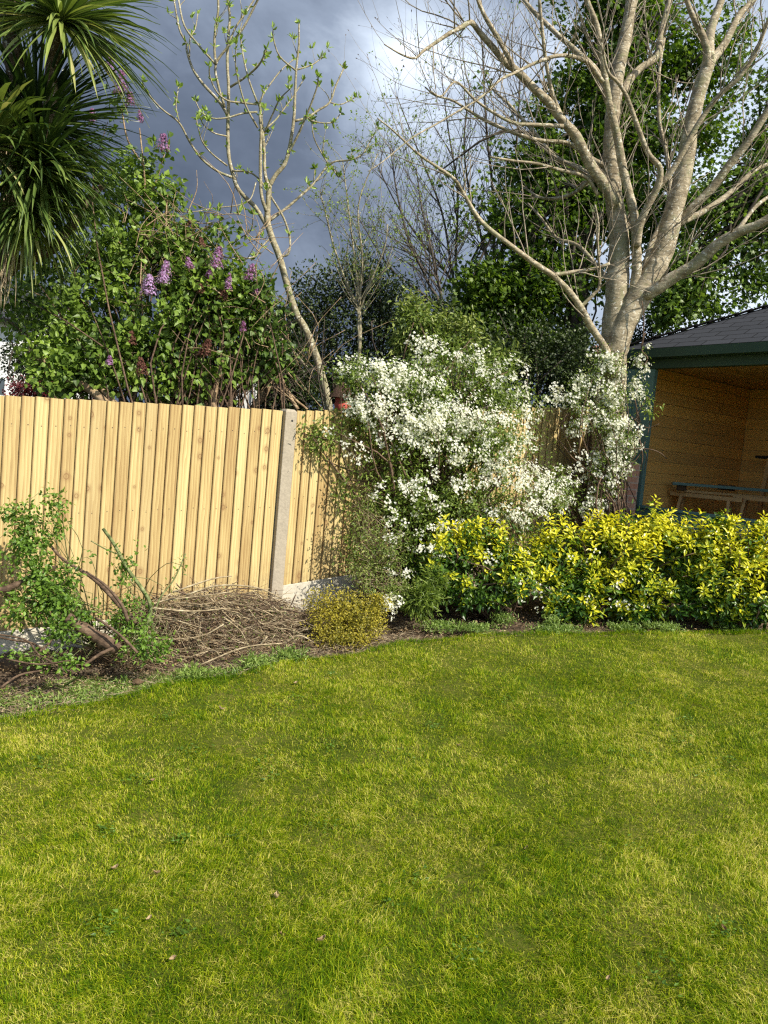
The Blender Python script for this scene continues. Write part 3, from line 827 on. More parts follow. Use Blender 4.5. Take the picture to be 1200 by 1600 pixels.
for i_ in range(4):
    a, b_ = cn[i_], cn[(i_ + 1) % 4]; e_ = unit(b_ - a)
    mb.bar(a + e_ * .005 - Z3 * 0.055, b_ - e_ * .005 - Z3 * 0.055, 0.02, 0.10)
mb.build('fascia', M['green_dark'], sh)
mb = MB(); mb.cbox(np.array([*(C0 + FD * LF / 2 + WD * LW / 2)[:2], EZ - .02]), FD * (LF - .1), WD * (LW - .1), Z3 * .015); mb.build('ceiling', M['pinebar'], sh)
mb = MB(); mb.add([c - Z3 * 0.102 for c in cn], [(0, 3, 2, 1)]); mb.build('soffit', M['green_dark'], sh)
mb = MB()
for i_ in range(4):  # overlapping hip caps
    a = cn[i_] + (ap - cn[i_]) * 0.02; nn = 16
    for q in range(nn):
        p0 = a + (ap - a) * q / nn; p1 = a + (ap - a) * (q + 1.15) / nn
        mb.bar(p0 + Z3 * 0.012, p1 + Z3 * 0.024, 0.14, 0.010)
mb.build('hip_cap', M['shingle'], sh)
# roof rafters seen from below through the opening
for fr in (0.25, 0.5, 0.75):
    mb = MB(); a = A0 + FD * LF * fr; a = np.array([a[0], a[1], EZ - 0.03]) + WD * 0.1; mb.bar(a, a + WD * (LW - .25), 0.045, 0.07); mb.build('rafter', M['pinebar'], sh)
# shelf on the back wall
mb = MB(); c = P(1215, 716, 10.15); mb.cbox(c, FD * 0.5, WD * 0.2, Z3 * 0.035); mb.build('shelf', M['black'], sh)


# trestles inside
def trestle(c, ax, label, Ln=1.0, H=0.80):
    """c: centre of the top beam"""
    root = thing('saw_trestle', (c[0], c[1], c[2] - H), label, 'trestle', 'pine trestles in the summerhouse')
    ax = unit(ax); sd = np.cross(Z3, ax)
    mb = MB(); mb.bar(c - ax * Ln / 2, c + ax * Ln / 2, 0.10, 0.05); mb.build('top_beam', M['pinebar'], root, 0.003)
    for s1 in (-1, 1):
        for s2 in (-1, 1):
            mb = MB(); a = c + ax * s1 * Ln * 0.33 + sd * s2 * 0.04 - Z3 * 0.03
            mb.bar(a, a + ax * s1 * 0.07 + sd * s2 * 0.24 - Z3 * (H - 0.03), 0.09, 0.035, ax); mb.build('leg', M['pinebar'], root, 0.002)
        mb = MB(); a = c + ax * s1 * (Ln * 0.33 + .035) - Z3 * 0.35
        mb.bar(a - sd * 0.16, a + sd * 0.16, 0.025, 0.07); mb.build('cross_brace', M['pinebar'], root, 0.002)
    return root


t1 = P(1103, 776, 9.6); t2 = P(1205, 782, 9.3)
trestle(t1, unit(WD * 0.35 + FD), 'left pine saw trestle standing inside the summerhouse by the lined wall', 0.85, t1[2] - FZ - .002)
trestle(t2, unit(WD * 0.35 + FD), 'right pine saw trestle inside the summerhouse, cut by the picture edge', 0.85, t2[2] - FZ - .002)
for (a_, b_, lab) in (((1056, 772), (1182, 784), 'lower pine plank lying on the trestles in the summerhouse'),):
    mb = MB(); p0 = P(a_[0], a_[1] - 6, 9.75); p1 = P(b_[0] + 30, b_[1] - 6, 9.45); mb.bar(p0, p1, 0.13, 0.03); tag(mb.build('plank', M['pinebar'], None, 0.003), lab, 'plank')
for (px_, n_) in ((1062, 1), (1132, 2)):
    mb = MB(); c = P(px_ + 3, 762, 9.65); mb.cbox(c + Z3 * 0.0, FD * 0.09 * n_, WD * 0.09, Z3 * 0.07)
    tag(mb.build('timber_block', M['oldwood'], None, 0.004), ('small' if n_ == 1 else 'wide') + ' dark timber block under the %s end of the green painted board' % ('left' if n_ == 1 else 'middle'), 'wood block')
mb = MB(); mb.bar(P(1050, 755, 9.68), P(1230, 769, 9.35), 0.16, 0.035); tag(mb.build('painted_board', M['green_paint'], None, 0.004), 'long green painted board lying on blocks above the trestles', 'board')
mb = MB(); mb.bar(P(1186, 800, 9.9), P(1203, 716, 9.95), 0.05, 0.05, WD); tag(mb.build('batten', M['pinebar'], None, 0.003), 'thin pine batten leaning upright in the summerhouse corner', 'batten')

# brick pier between trunk and summerhouse
bp = P(976, 760, 8.92); mb = MB(); zb = zg(bp[0], bp[1]) - 0.1
mb.cbox(np.array([0, 0, 0.75]), np.array([0.25, 0, 0]), np.array([0, 0.225, 0]), Z3 * 1.5)
br_ = mb.build('brick_pier', M['brick'], None, 0.006); br_.location = (bp[0] - .02, bp[1], zb); br_.rotation_euler = (0, 0, math.radians(20))
tag(br_, 'low worn red brick pier behind the blossoming trunk', 'brick pier')

# ------------------------------------------------------------------ houses behind
def house(name, label, c, ax, w, d, zb, ze, zr, wallm, roofm, windows):
    root = thing(name, (*c[:2], zb), label, 'house'); ax = unit(np.array([*ax, 0.0])); sd = np.array([-ax[1], ax[0], 0]); c = np.array([c[0], c[1], 0])
    o = c - ax * w / 2
    mb = MB(); mb.box(o + Z3 * zb, ax * w, sd * d, Z3 * (ze - zb)); mb.build('wall', wallm, root)
    V = [o - ax * .3 - sd * .3 + Z3 * ze, o + ax * (w + .3) - sd * .3 + Z3 * ze, o + ax * (w + .3) + sd * (d + .3) + Z3 * ze, o - ax * .3 + sd * (d + .3) + Z3 * ze,
         o - ax * .3 + sd * d / 2 + Z3 * zr, o + ax * (w + .3) + sd * d / 2 + Z3 * zr]
    sl_ = math.hypot(d / 2 + .3, zr - ze); W_ = w + .6
    VV = [V[0], V[1], V[5], V[4], V[2], V[3], V[4], V[5]]; BC = [(0, 0, 0), (W_, 0, 0), (W_, sl_, 0), (0, sl_, 0)] * 2
    VV2 = [v - Z3 * 0.08 for v in VV]
    V3 = VV + VV2
    link('roof', mesh_np('roof', np.array(V3), np.array([(0, 1, 2, 3), (4, 5, 6, 7), (11, 10, 9, 8), (15, 14, 13, 12), (8, 9, 1, 0), (12, 13, 5, 4), (0, 3, 11, 8), (1, 9, 10, 2), (5, 13, 14, 6), (4, 7, 15, 12)]), None, None, {'bc': np.array(BC + BC)}), roofm, root)
    mb = MB(); mb.add([V[0] + sd * .3 + ax * .3, V[3] - sd * .3 + ax * .3, V[4] - Z3 * .15 + ax * .3, V[1] + sd * .3 - ax * .3, V[2] - sd * .3 - ax * .3, V[5] - Z3 * .15 - ax * .3], [(0, 2, 1), (3, 4, 5)]); mb.build('gable', wallm, root)
    for (u0, z0, ww, hh) in windows:
        a = o + ax * u0 - sd * 0.04 + Z3 * z0
        mb = MB(); fw = 0.07
        mb.box(a, ax * ww, sd * 0.05, Z3 * fw); mb.box(a + Z3 * (hh - fw), ax * ww, sd * 0.05, Z3 * fw)
        mb.box(a + Z3 * fw, ax * fw, sd * 0.05, Z3 * (hh - 2 * fw)); mb.box(a + ax * (ww - fw) + Z3 * fw, ax * fw, sd * 0.05, Z3 * (hh - 2 * fw)); mb.box(a + ax * (ww / 2 - .03) + Z3 * fw, ax * .06, sd * 0.05, Z3 * (hh - 2 * fw))
        wn = mb.build('window', M['white_paint'], root)
        mb = MB(); mb.box(a + ax * .02 + sd * .012 + Z3 * .02, ax * (ww - .04), sd * .02, Z3 * (hh - .04)); mb.build('pane', M['glass'], wn)
    return root


hp = P(-70, 640, 17)
house('white_house', 'white rendered house behind the cordyline at the far left', (hp[0], hp[1]), (1, 0.1), 2.5, 6, 0.0, P(0, 520, 17)[2] + .3, P(0, 520, 17)[2] + 1.6, M['white_paint'], M['shingle'],
      [(1.75, 2.15, 0.6, 0.5), (1.75, 0.6, 0.6, 1.1)])
hp = P(1090, 560, 24)
house('brick_house', 'brick house with a red tiled roof far behind the summerhouse', (hp[0], hp[1]), (1, -0.1), 5.0, 6, 0.0, P(1090, 580, 24)[2], P(1045, 523, 24)[2], M['brick'], M['redtile'], [(1, 3, 1, 1)])
# neighbour's white greenhouse frame glimpsed behind the lilac
gp = P(386, 615, 9.0); gr = thing('greenhouse_frame', (gp[0], gp[1], zg(gp[0], gp[1]) - .25), 'white painted greenhouse frame glimpsed over the fence beneath the lilac', 'greenhouse frame')
zt = P(386, 592, 9.0)[2]; z0_ = zg(gp[0], gp[1]) - .25
mb = MB()
for dx in (-0.105, 0.085): mb.cbox(np.array([gp[0] + dx, gp[1], (z0_ + zt) / 2]), (0.05, 0, 0), (0, 0.05, 0), (0, 0, zt - z0_))
mb.build('post', M['white_paint'], gr, .003)
mb = MB(); mb.cbox(np.array([gp[0] - .01, gp[1], zt + .02]), (0.27, 0, 0), (0, 0.08, 0), (0, 0, .038)); mb.build('cap_rail', M['white_paint'], gr, .003)
mb = MB(); mb.cbox(np.array([gp[0] - .01, gp[1] + .01, zt - .35]), (0.14, 0, 0), (0, 0.015, 0), (0, 0, .5)); mb.build('pane', M['white_paint'], gr)

# red ornament with brown bristle top
op = P(536, 628, 7.75); orn = thing('garden_ornament', (op[0], op[1], zg(op[0], op[1])), 'red carved garden ornament with brown pointed top beside the slim trunk', 'ornament')


def lathe(name, prof, c, mat, parent, n=20, wob=0.0):
    a = np.linspace(0, 2 * math.pi, n, endpoint=False); V = []
    for (r_, z) in prof:
        rr = r_ * (1 + wob * rng.normal(size=n)); V += [np.array([c[0] + q * math.cos(t_), c[1] + q * math.sin(t_), z]) for q, t_ in zip(rr, a)]
    Q = []
    for i_ in range(len(prof) - 1):
        for j_ in range(n): Q.append((i_ * n + j_, i_ * n + (j_ + 1) % n, (i_ + 1) * n + (j_ + 1) % n, (i_ + 1) * n + j_))
    return link(name, mesh_np(name, np.array(V), np.array(Q)), mat, parent, True)


zc = op[2]
lathe('pole', [(0.03, zg(op[0], op[1]) - .2), (0.03, zc - 0.14)], op, M['oldwood'], orn)
lathe('body', [(0.01, zc - 0.15), (0.06, zc - 0.14), (0.075, zc - 0.07), (0.088, zc - 0.03), (0.075, zc + 0.0), (0.085, zc + 0.03), (0.06, zc + 0.055), (0.01, zc + 0.06)], op, M['red'], orn)
lathe('pointed_top', [(0.13, zc + 0.035), (0.12, zc + 0.06), (0.085, zc + 0.12), (0.05, zc + 0.17), (0.005, zc + 0.20)], op + np.array([-0.015, 0, 0]), M['thatchtop'], orn, 24, 0.06)

# ------------------------------------------------------------------ BIG TREE
DB = 8.75; LIMBS = True


def lim(pts, D0, D1, w0, w1, sub=5):
    """traced limb: pixel points, depth from D0 to D1, width in photo pixels w0..w1"""
    n = len(pts); Ds = np.linspace(D0, D1, n); ws = np.linspace(w0, w1, n)
    if w0 > 8.5 and D1 < DB + 1.1 and LIMBS: ws = ws * 0.66
    p = np.array([P(a[0], a[1], d_) for a, d_ in zip(pts, Ds)])
    r_ = ws / 2 * Ds / F
    return catmull(p, r_, sub)


bt = thing('bare_tree', tuple(G(950, 905)), 'large pale barked tree with many bare limbs rising beside the summerhouse', 'tree')
xb = P(948, 700, DB)
trunk = []
tp = [(945, 900), (946, 820), (948, 740), (951, 670), (955, 610), (958, 560), (960, 520), (963, 470), (966, 420), (967, 367), (957, 290), (956, 200), (964, 120), (979, 50), (987, 0), (998, -60)]
tw = [62, 56, 52, 50, 45, 40, 40, 35, 32, 29, 25, 22, 20, 18, 17, 15]
p = np.array([P(a[0], a[1], DB) for a in tp]); trunk.append(catmull(p, np.array(tw) / 2 * DB / F, 5))
tp = [(958, 590), (964, 545), (976, 505), (1000, 462), (1020, 425), (1037, 390), (1050, 340), (1068, 270), (1079, 200), (1092, 145), (1110, 90)]
tw = [30, 34, 37, 37, 34, 31, 28, 25, 22, 20, 18]
p = np.array([P(a[0], a[1], DB - 0.08 + 0.0 * i_) for i_, a in enumerate(tp)]); trunk.append(catmull(p, np.array(tw) / 2 * DB / F, 5))
tubes('trunk', trunk, M['bark_big'], bt, 18, 0.035)
limbs = [
    lim([(975, 530), (984, 480), (994, 430), (994, 385), (990, 333), (974, 267), (963, 207), (953, 167), (947, 133), (940, 83), (933, 43), (917, 0), (905, -40)], DB - .02, DB - .5, 26, 10),
    lim([(1105, 110), (1102, 67), (1080, 20), (1068, -15)], DB - .1, DB - .3, 20, 8),
    lim([(1108, 95), (1110, 50), (1127, 0), (1135, -40)], DB - .1, DB, 24, 12),
    lim([(1108, 100), (1133, 67), (1153, 27), (1177, 0), (1200, -30)], DB - .1, DB + .2, 20, 10),
    lim([(994, 385), (1000, 350), (1012, 322), (1027, 293), (1031, 263), (1013, 240), (997, 200), (980, 153), (965, 128), (950, 112), (940, 70)], DB - .2, DB - .8, 20, 5),
    lim([(1022, 300), (1053, 262), (1087, 200), (1120, 153), (1153, 123), (1180, 83), (1197, 40), (1212, 0)], DB - .3, DB - .9, 14, 7),
    lim([(1003, 462), (1017, 457), (1053, 433), (1090, 410), (1120, 383), (1153, 363), (1187, 350), (1225, 325)], DB - .1, DB - .9, 32, 18),
    lim([(1060, 350), (1080, 327), (1113, 293), (1143, 253), (1170, 220), (1200, 173), (1235, 125)], DB, DB - .5, 22, 14),
    lim([(1068, 345), (1087, 337), (1120, 317), (1150, 293), (1177, 267), (1200, 257), (1240, 240)], DB + .05, DB + .4, 16, 8),
    lim([(1130, 378), (1150, 363), (1177, 327), (1200, 308), (1230, 290)], DB - .55, DB - .3, 11, 7),
    lim([(955, 565), (943, 540), (923, 510), (907, 480), (887, 453), (863, 430), (833, 410), (800, 385), (753, 347), (727, 307), (710, 280), (677, 257), (653, 240), (613, 203), (590, 185)], DB - .1, DB - 1.4, 19, 3),
    lim([(907, 480), (927, 460), (937, 443), (934, 383), (935, 350), (930, 320)], DB - .35, DB - .5, 9, 4),
    lim([(863, 430), (895, 425), (928, 420), (952, 412)], DB - .5, DB - .4, 9, 7),
    lim([(962, 320), (940, 283), (920, 253), (900, 213), (880, 190), (860, 163), (833, 137), (807, 110), (792, 100), (771, 75), (749, 50), (736, 35), (720, 43), (701, 53), (680, 67), (661, 80), (648, 91), (627, 85), (600, 69)], DB - .1, DB - 1.2, 26, 2.5),
    lim([(880, 187), (864, 149), (853, 96), (848, 53), (843, 0), (840, -30)], DB - .35, DB - .7, 10, 6),
    lim([(806, 112), (787, 75), (771, 48), (757, 24), (747, 0), (742, -20)], DB - .65, DB - .9, 12, 8),
    lim([(942, 128), (920, 99), (893, 88), (867, 88), (835, 99), (808, 112), (781, 125), (765, 141), (744, 157), (717, 173), (680, 195), (643, 216), (600, 251), (575, 268)], DB - .4, DB - 1.7, 10, 2),
    lim([(880, 197), (840, 195), (803, 192), (771, 176), (741, 155), (712, 128), (690, 150), (672, 142)], DB - .4, DB - 1.0, 9, 3),
    lim([(950, 262), (915, 243), (888, 224), (840, 219), (797, 205), (760, 189), (733, 173), (707, 157), (680, 149), (664, 136)], DB, DB - .4, 12, 3),
    lim([(962, 290), (930, 280), (907, 264), (867, 245), (840, 213), (797, 165), (770, 140)], DB + .1, DB + .9, 15, 5),
    lim([(935, 305), (915, 277), (880, 267), (840, 256), (800, 251), (765, 245)], DB - .1, DB - .5, 6, 3),
    lim([(975, 145), (982, 128), (1000, 107), (1027, 87), (1033, 50), (1047, 0), (1052, -20)], DB, DB + .5, 19, 11),
    lim([(1005, 430), (1017, 383), (1040, 333), (1047, 287), (1040, 233), (1030, 187), (1030, 113), (1038, 60)], DB + .25, DB + .8, 14, 6),
    lim([(950, 160), (933, 113), (900, 80), (867, 50), (833, 17), (815, -5)], DB, DB + .4, 15, 8),
    lim([(960, 450), (944, 430), (905, 385), (870, 372), (845, 340), (825, 318)], DB + .1, DB + 1.0, 12, 4),
    lim([(945, 250), (900, 300), (850, 310), (815, 290)], DB, DB + .8, 7, 3),
]
LIMBS = False
tubes('limb', limbs, M['bark_big'], bt, 10, 0.03)
lv1 = spawn(limbs, 5.4, (0.35, 1.5), up=0.04, spread=0.75, rf=0.42, rmin=0.003, rmax=0.008, upb=0.45, wander=0.10, nseg=7)
lv1 += spawn([trunk[0], trunk[1]], 1.6, (0.5, 1.2), up=0.05, spread=0.8, rf=0.1, rmin=0.005, rmax=0.008, upb=0.4, tmin=0.5, nseg=7)
lv2 = spawn(lv1, 3.6, (0.12, 0.55), up=0.03, spread=0.6, rf=0.6, rmin=0.0018, rmax=0.0036, upb=0.25, wander=0.09, nseg=5)
tubes('branches', lv1, M['twig_big'], bt, 5)
tubes('twigs', lv2, M['twig_big'], bt, 4)
tips = np.array([q[0][-1] for q in lv2 + lv1]); tdir = np.array([q[0][-1] - q[0][-2] for q in lv2 + lv1])
n = len(tips)
leaves('buds', M['stem_brown'], bt, tips - unit(tdir) * 0.01, tdir, leaf_normals(n), rng.uniform(.025, .045, n), rng.uniform(.012, .018, n), DIAM)

# ------------------------------------------------------------------ SLIM LEFT TREE
DS = 8.3
st = thing('budding_tree', (*P(514, 638, DS)[:2], zg(*P(514, 638, DS)[:2])), 'slender pale tree with green bud clusters leaning behind the middle of the fence', 'tree')
b0 = P(514, 638, DS)


def sl_(pts, w0, w1, d0=0, d1=0): return lim(pts, DS + d0, DS + d1, w0 * .8, w1 * .8, 4)


tr_ = [sl_([(528, 900), (522, 720), (514, 638), (500, 577), (480, 520), (463, 490), (450, 450), (437, 403), (425, 372), (418, 345), (419, 318), (421, 288)], 16, 10)]
tubes('trunk', tr_, M['bark_slim'], st, 12, 0.04)
ms = [
    sl_([(421, 290), (432, 272), (445, 256), (453, 227), (459, 187), (461, 149), (463, 107), (467, 69), (467, 37)], 9, 3),
    sl_([(449, 243), (467, 208), (477, 184), (487, 160), (496, 133), (497, 120)], 5, 2.5, 0, -.3),
    sl_([(460, 189), (480, 184), (496, 173), (515, 160), (525, 133), (537, 107)], 5, 3, 0, .3),
    sl_([(515, 160), (533, 163), (555, 152)], 2.5, 2, .2, .4),
    sl_([(478, 184), (496, 191), (520, 191), (533, 176)], 3, 2, .1, .5),
    sl_([(463, 111), (437, 88), (427, 59), (427, 45)], 3.5, 2, 0, -.2),
    sl_([(464, 109), (488, 101), (504, 89)], 3, 2, 0, .2),
    sl_([(421, 300), (414, 270), (413, 240), (411, 213), (407, 173), (405, 160)], 7, 5),
    sl_([(401, 163), (373, 160), (355, 157), (339, 144), (328, 120), (327, 104)], 4, 2.5, 0, -.4),
    sl_([(416, 330), (408, 300), (407, 240), (408, 203), (406, 180)], 7, 5, -.1, -.1),
    sl_([(413, 208), (427, 176), (437, 155), (453, 139)], 3.5, 2, 0, -.3),
    sl_([(414, 202), (430, 188), (443, 171), (460, 148), (474, 125)], 3.5, 2, 0, .3),
    sl_([(404, 165), (410, 150), (421, 133), (440, 109), (459, 93)], 4, 2, 0, .2),
    sl_([(403, 200), (384, 165), (373, 128), (368, 101), (369, 69)], 4, 2, 0, -.3),
    sl_([(402, 160), (389, 125), (381, 93), (376, 61)], 4, 2.5, 0, .2),
    sl_([(424, 365), (400, 325), (384, 309), (371, 293), (363, 269), (357, 240), (356, 200), (357, 160), (357, 133), (355, 93), (357, 53), (359, 27), (356, 0), (355, -20)], 9, 4, 0, .1),
    sl_([(362, 277), (339, 267), (315, 248), (296, 221), (280, 192), (256, 173), (240, 157), (226, 138), (222, 125)], 5, 2, 0, -.5),
    sl_([(280, 190), (275, 165), (279, 136)], 2.5, 2, -.3, -.3),
    sl_([(355, 178), (341, 157), (317, 131), (301, 107), (292, 80), (291, 67), (280, 45), (272, 0)], 6, 3, 0, .3),
    sl_([(296, 88), (297, 60), (305, 45), (309, 22)], 3, 2, .1, .3),
    sl_([(351, 167), (341, 133), (337, 101), (357, 72), (379, 45), (400, 5), (410, -15)], 5, 4, 0, -.2),
    sl_([(337, 101), (309, 69), (288, 40), (279, 0), (277, -15)], 4, 3, 0, .2),
    sl_([(337, 101), (335, 75), (336, 48), (341, 16), (340, -15)], 5, 4, -.1, -.1),
    sl_([(357, 70), (368, 43), (385, 18), (400, -5)], 4, 3, 0, .1),
    sl_([(360, 136), (384, 120), (405, 101), (416, 77)], 4.5, 3, 0, -.3),
    sl_([(390, 117), (404, 100), (417, 88)], 3, 2, -.1, .1),
    sl_([(402, 175), (380, 177), (355, 184), (333, 185), (315, 176), (305, 157)], 4, 2, 0, -.2),
    sl_([(355, 259), (331, 240), (315, 219), (307, 187)], 3.5, 2, 0, -.4),
    sl_([(355, 213), (335, 208), (318, 195), (312, 180)], 3, 1.6, 0, -.4),
    sl_([(363, 267), (389, 269), (405, 280), (416, 295)], 3.5, 3, 0, -.1),
    sl_([(421, 345), (450, 323), (473, 303), (490, 287), (517, 255), (547, 250), (567, 240), (582, 213)], 5.5, 2.5, 0, .5),
    sl_([(490, 287), (492, 263)], 2.5, 2, .25, .25),
    sl_([(514, 258), (500, 235), (490, 213), (487, 187)], 3, 2, .3, .2),
    sl_([(517, 257), (527, 275), (532, 276)], 2.5, 2, .3, .3),
    sl_([(437, 400), (450, 397), (453, 373), (443, 340), (425, 310), (420, 300)], 4.5, 4),
    sl_([(424, 370), (405, 390), (400, 400), (377, 405), (353, 402), (345, 392)], 3.5, 2.5, 0, -.3),
    sl_([(378, 420), (368, 400), (360, 383), (347, 357), (340, 330)], 3, 2, -.2, -.4),
    sl_([(360, 384), (375, 372), (392, 360), (396, 335)], 2.5, 2, -.2, -.5),
    sl_([(400, 285), (392, 310), (380, 318), (372, 335)], 2.5, 2, -.1, -.3),
    sl_([(382, 318), (365, 322), (335, 325), (310, 330), (285, 332)], 2.5, 1.6, -.1, -.3),
    sl_([(505, 600), (480, 575), (455, 545), (430, 520), (412, 505)], 6, 4, 0, .5),
    sl_([(500, 590), (490, 560), (478, 548)], 3, 2, 0, .2),
]
tubes('limb', ms, M['bark_slim'], st, 7, 0.03)
tw_ = spawn([m_ for m_ in ms if m_[1].max() < 0.03], 1.6, (0.08, 0.30), up=0.06, spread=0.7, rf=0.6, rmin=0.003, rmax=0.006, upb=0.3, nseg=4)
tubes('twigs', tw_, M['bark_slim'], st, 4)
tips = [q[0][-1] for q in ms + tw_ if q[1].min() < 0.012]; n = len(tips)
bp_, bd_, bn_ = [], [], []
for q in tips:
    for _ in range(rng.integers(5, 9)):
        d = unit(rng.normal(size=3) * 0.55 + np.array([0, 0, 0.9])); bp_.append(q + rng.normal(size=3) * 0.006); bd_.append(d); bn_.append(rng.normal(size=3))
for q in ms[:]:
    if q[1].max() < 0.025:
        for _ in range(3):
            i_ = rng.integers(1, len(q[0])); c = q[0][i_]
            for _ in range(3): bp_.append(c); bd_.append(unit(rng.normal(size=3) + np.array([0, 0, .4]))); bn_.append(rng.normal(size=3))
n = len(bp_)
leaves('bud_leaves', M['bud'], st, np.array(bp_), np.array(bd_), np.array(bn_), rng.uniform(.045, .085, n), rng.uniform(.022, .042, n), LEAF)


# ------------------------------------------------------------------ sapling and twiggy background trees
def twiggy(name, label, base_px, D, heads, r0, mat, leafm, n2=2.2, leafn=400, lsize=(.02, .04), per=(1.6, 2.2), seed=0, extra=None, group=None, l1=(.5, 1.3), l2=(.2, .6)):
    b_ = P(base_px[0], base_px[1], D); gz = zg(b_[0], b_[1]) - 0.2
    root = thing(name, (b_[0], b_[1], gz), label, 'tree', group)
    mains = []
    for (hp_) in heads:
        tgt = [P(q[0], q[1], D + (q[2] if len(q) > 2 else 0)) for q in hp_]
        pts = [np.array([b_[0], b_[1], gz]), b_] + tgt
        mains.append(catmull(pts, np.linspace(r0, r0 * 0.22, len(pts)), 4))
    tubes('trunk', mains, mat, root, 8, 0.03)
    a = spawn(mains, per[0] * 2, l1, up=0.03, spread=0.7, rf=0.45, rmin=0.004, rmax=0.012, upb=0.35, tmin=0.35, nseg=6)
    c = spawn(a, per[1] * 1.6, l2, up=0.0, spread=0.7, rf=0.55, rmin=0.003, rmax=0.005, upb=0.15, nseg=4)
    tubes('branches', a, mat, root, 5); tubes('twigs', c, mat, root, 3)
    if leafn:
        src = a + c; ii = rng.integers(0, len(src), leafn); P0 = []
        for i_ in ii:
            q = src[i_][0]; P0.append(q[rng.integers(len(q) // 2, len(q))])
        P0 = np.array(P0) + rng.normal(size=(leafn, 3)) * 0.015
        leaves('foliage', leafm, root, P0, rng.normal(size=(leafn, 3)) + np.array([0, 0, .2]), leaf_normals(leafn), rng.uniform(*lsize, leafn), rng.uniform(*lsize, leafn) * .7, LEAF)
    return root


twiggy('sapling', 'thin upright sapling with tiny yellow green leaves right of the slender budding tree', (560, 575), 9.6,
       [[(561, 480), (556, 420), (545, 330), (535, 250)], [(560, 500), (575, 450), (600, 390), (606, 350)], [(560, 490), (540, 440), (520, 380), (508, 330), (500, 300)], [(562, 470), (566, 400), (560, 320), (590, 240)]],
       0.024, M['bark_slim'], M['young'], leafn=1500, lsize=(.018, .04), per=(1.5, 1.6), l1=(.3, .9), l2=(.15, .45))
for i_, (bx, by, D_, heads, lab, ln) in enumerate([
    (712, 500, 14.5, [[(705, 420), (690, 330), (655, 240), (620, 150)], [(712, 400), (715, 300), (700, 200), (690, 120)], [(706, 440), (660, 380), (620, 320), (590, 260)]], 'leafless dark twiggy tree in the gap left of the leafy tree', 1500),
    (690, 520, 13.0, [[(668, 440), (640, 380), (620, 300), (610, 230)], [(680, 420), (660, 330), (650, 260)], [(672, 470), (610, 420), (560, 340)]], 'fine budding tree whose thin stems show against the dark cloud', 1500),
    (775, 500, 15.5, [[(772, 400), (770, 300), (760, 200), (755, 100), (752, 40)], [(780, 420), (800, 300), (810, 180), (815, 60)], [(770, 430), (740, 330), (725, 230), (735, 130)]], 'tall bare tree of many upright stems behind the left limbs of the big tree', 500),
]):
    twiggy('bare_tree', lab, (bx, by), D_, heads, 0.035 if i_ != 2 else 0.045, M['bark_mid'], M['young'], leafn=ln, lsize=(.03, .055), per=(2.2, 2.2), group='thin trees behind the garden', l1=(.6, 1.7), l2=(.3, .9))


# ------------------------------------------------------------------ leafy masses
def crown(name, label, cat, base, blobs, nclus, per, size, tpl, leafm, stemm, nst=60, r0=0.05, spread=0.08, droop=0.35, shell=0.45, trunk=None, rbias=None, asp=0.8, group=None, extra=None, upn=.8, hole=0.0, hs_=1.6):
    root = thing(name, tuple(base), label, cat, group)
    pts, out, rad = blob_pts(blobs, nclus, shell)
    if hole:
        hn = .6 * vnoise(pts[:, 0], pts[:, 2], hs_, 55) + .4 * vnoise(pts[:, 0] + .3 * pts[:, 1], pts[:, 2], hs_ * 2.7, 56)
        kk = hn > hole; pts, out, rad = pts[kk], out[kk], rad[kk]
    if trunk is not None: tubes('trunk', trunk, stemm, root, 12, 0.05)
    tg = pts[rng.choice(len(pts), min(nst, len(pts)), replace=False)]
    tubes('stems' if trunk is None else 'branches', stems_to(np.asarray(base) + np.array([0, 0, 0.0]) if trunk is None else trunk[0][0][-3], tg, r0), stemm, root, 5)
    p_, o_ = cluster(pts, out, per, spread); n_ = len(p_)
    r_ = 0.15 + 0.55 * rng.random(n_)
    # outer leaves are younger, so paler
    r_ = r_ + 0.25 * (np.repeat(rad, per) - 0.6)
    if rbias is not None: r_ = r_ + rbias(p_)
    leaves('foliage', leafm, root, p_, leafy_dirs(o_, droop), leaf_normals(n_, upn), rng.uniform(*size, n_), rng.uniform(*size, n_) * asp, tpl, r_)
    return root, pts, out


# big leafy maple behind the bare tree
DM = 13.5
mb_ = P(905, 640, DM); mtr = [catmull([np.array([mb_[0], mb_[1], 0.2]), P(900, 560, DM), P(905, 430, DM), P(930, 300, DM), P(950, 150, DM)], np.array([.22, .2, .17, .12, .05]), 4)]
blobs = [(800, 460, 100, 60, DM, 1.1), (760, 500, 80, 45, DM, 1), (860, 420, 90, 70, DM, 1), (790, 340, 70, 60, DM, .7), (900, 300, 100, 80, DM, 1), (830, 260, 60, 50, DM, .6), (950, 180, 90, 90, DM, 1), (900, 90, 45, 70, DM, .8),
         (1000, 80, 90, 90, DM, .9), (1090, 120, 80, 90, DM, .75), (1050, 230, 90, 80, DM, .8), (1000, 330, 90, 70, DM, .8), (1130, 60, 60, 60, DM, .5), (830, 540, 90, 50, DM, 1.2), (740, 440, 45, 40, DM, .6), (870, 210, 50, 60, DM, .6),
         (960, 0, 100, 60, DM, .8), (930, 390, 50, 70, DM, 1), (960, 300, 50, 60, DM, .8), (760, 110, 18, 25, DM, .35), (715, 245, 22, 14, DM, .35), (690, 270, 25, 15, DM, .35), (1060, 330, 60, 60, DM, .6), (850, 170, 40, 40, DM, .5)]
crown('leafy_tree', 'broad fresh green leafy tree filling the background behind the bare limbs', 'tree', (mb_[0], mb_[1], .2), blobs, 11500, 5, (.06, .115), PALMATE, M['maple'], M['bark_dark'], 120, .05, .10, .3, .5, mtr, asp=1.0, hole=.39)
DM2 = 12.0
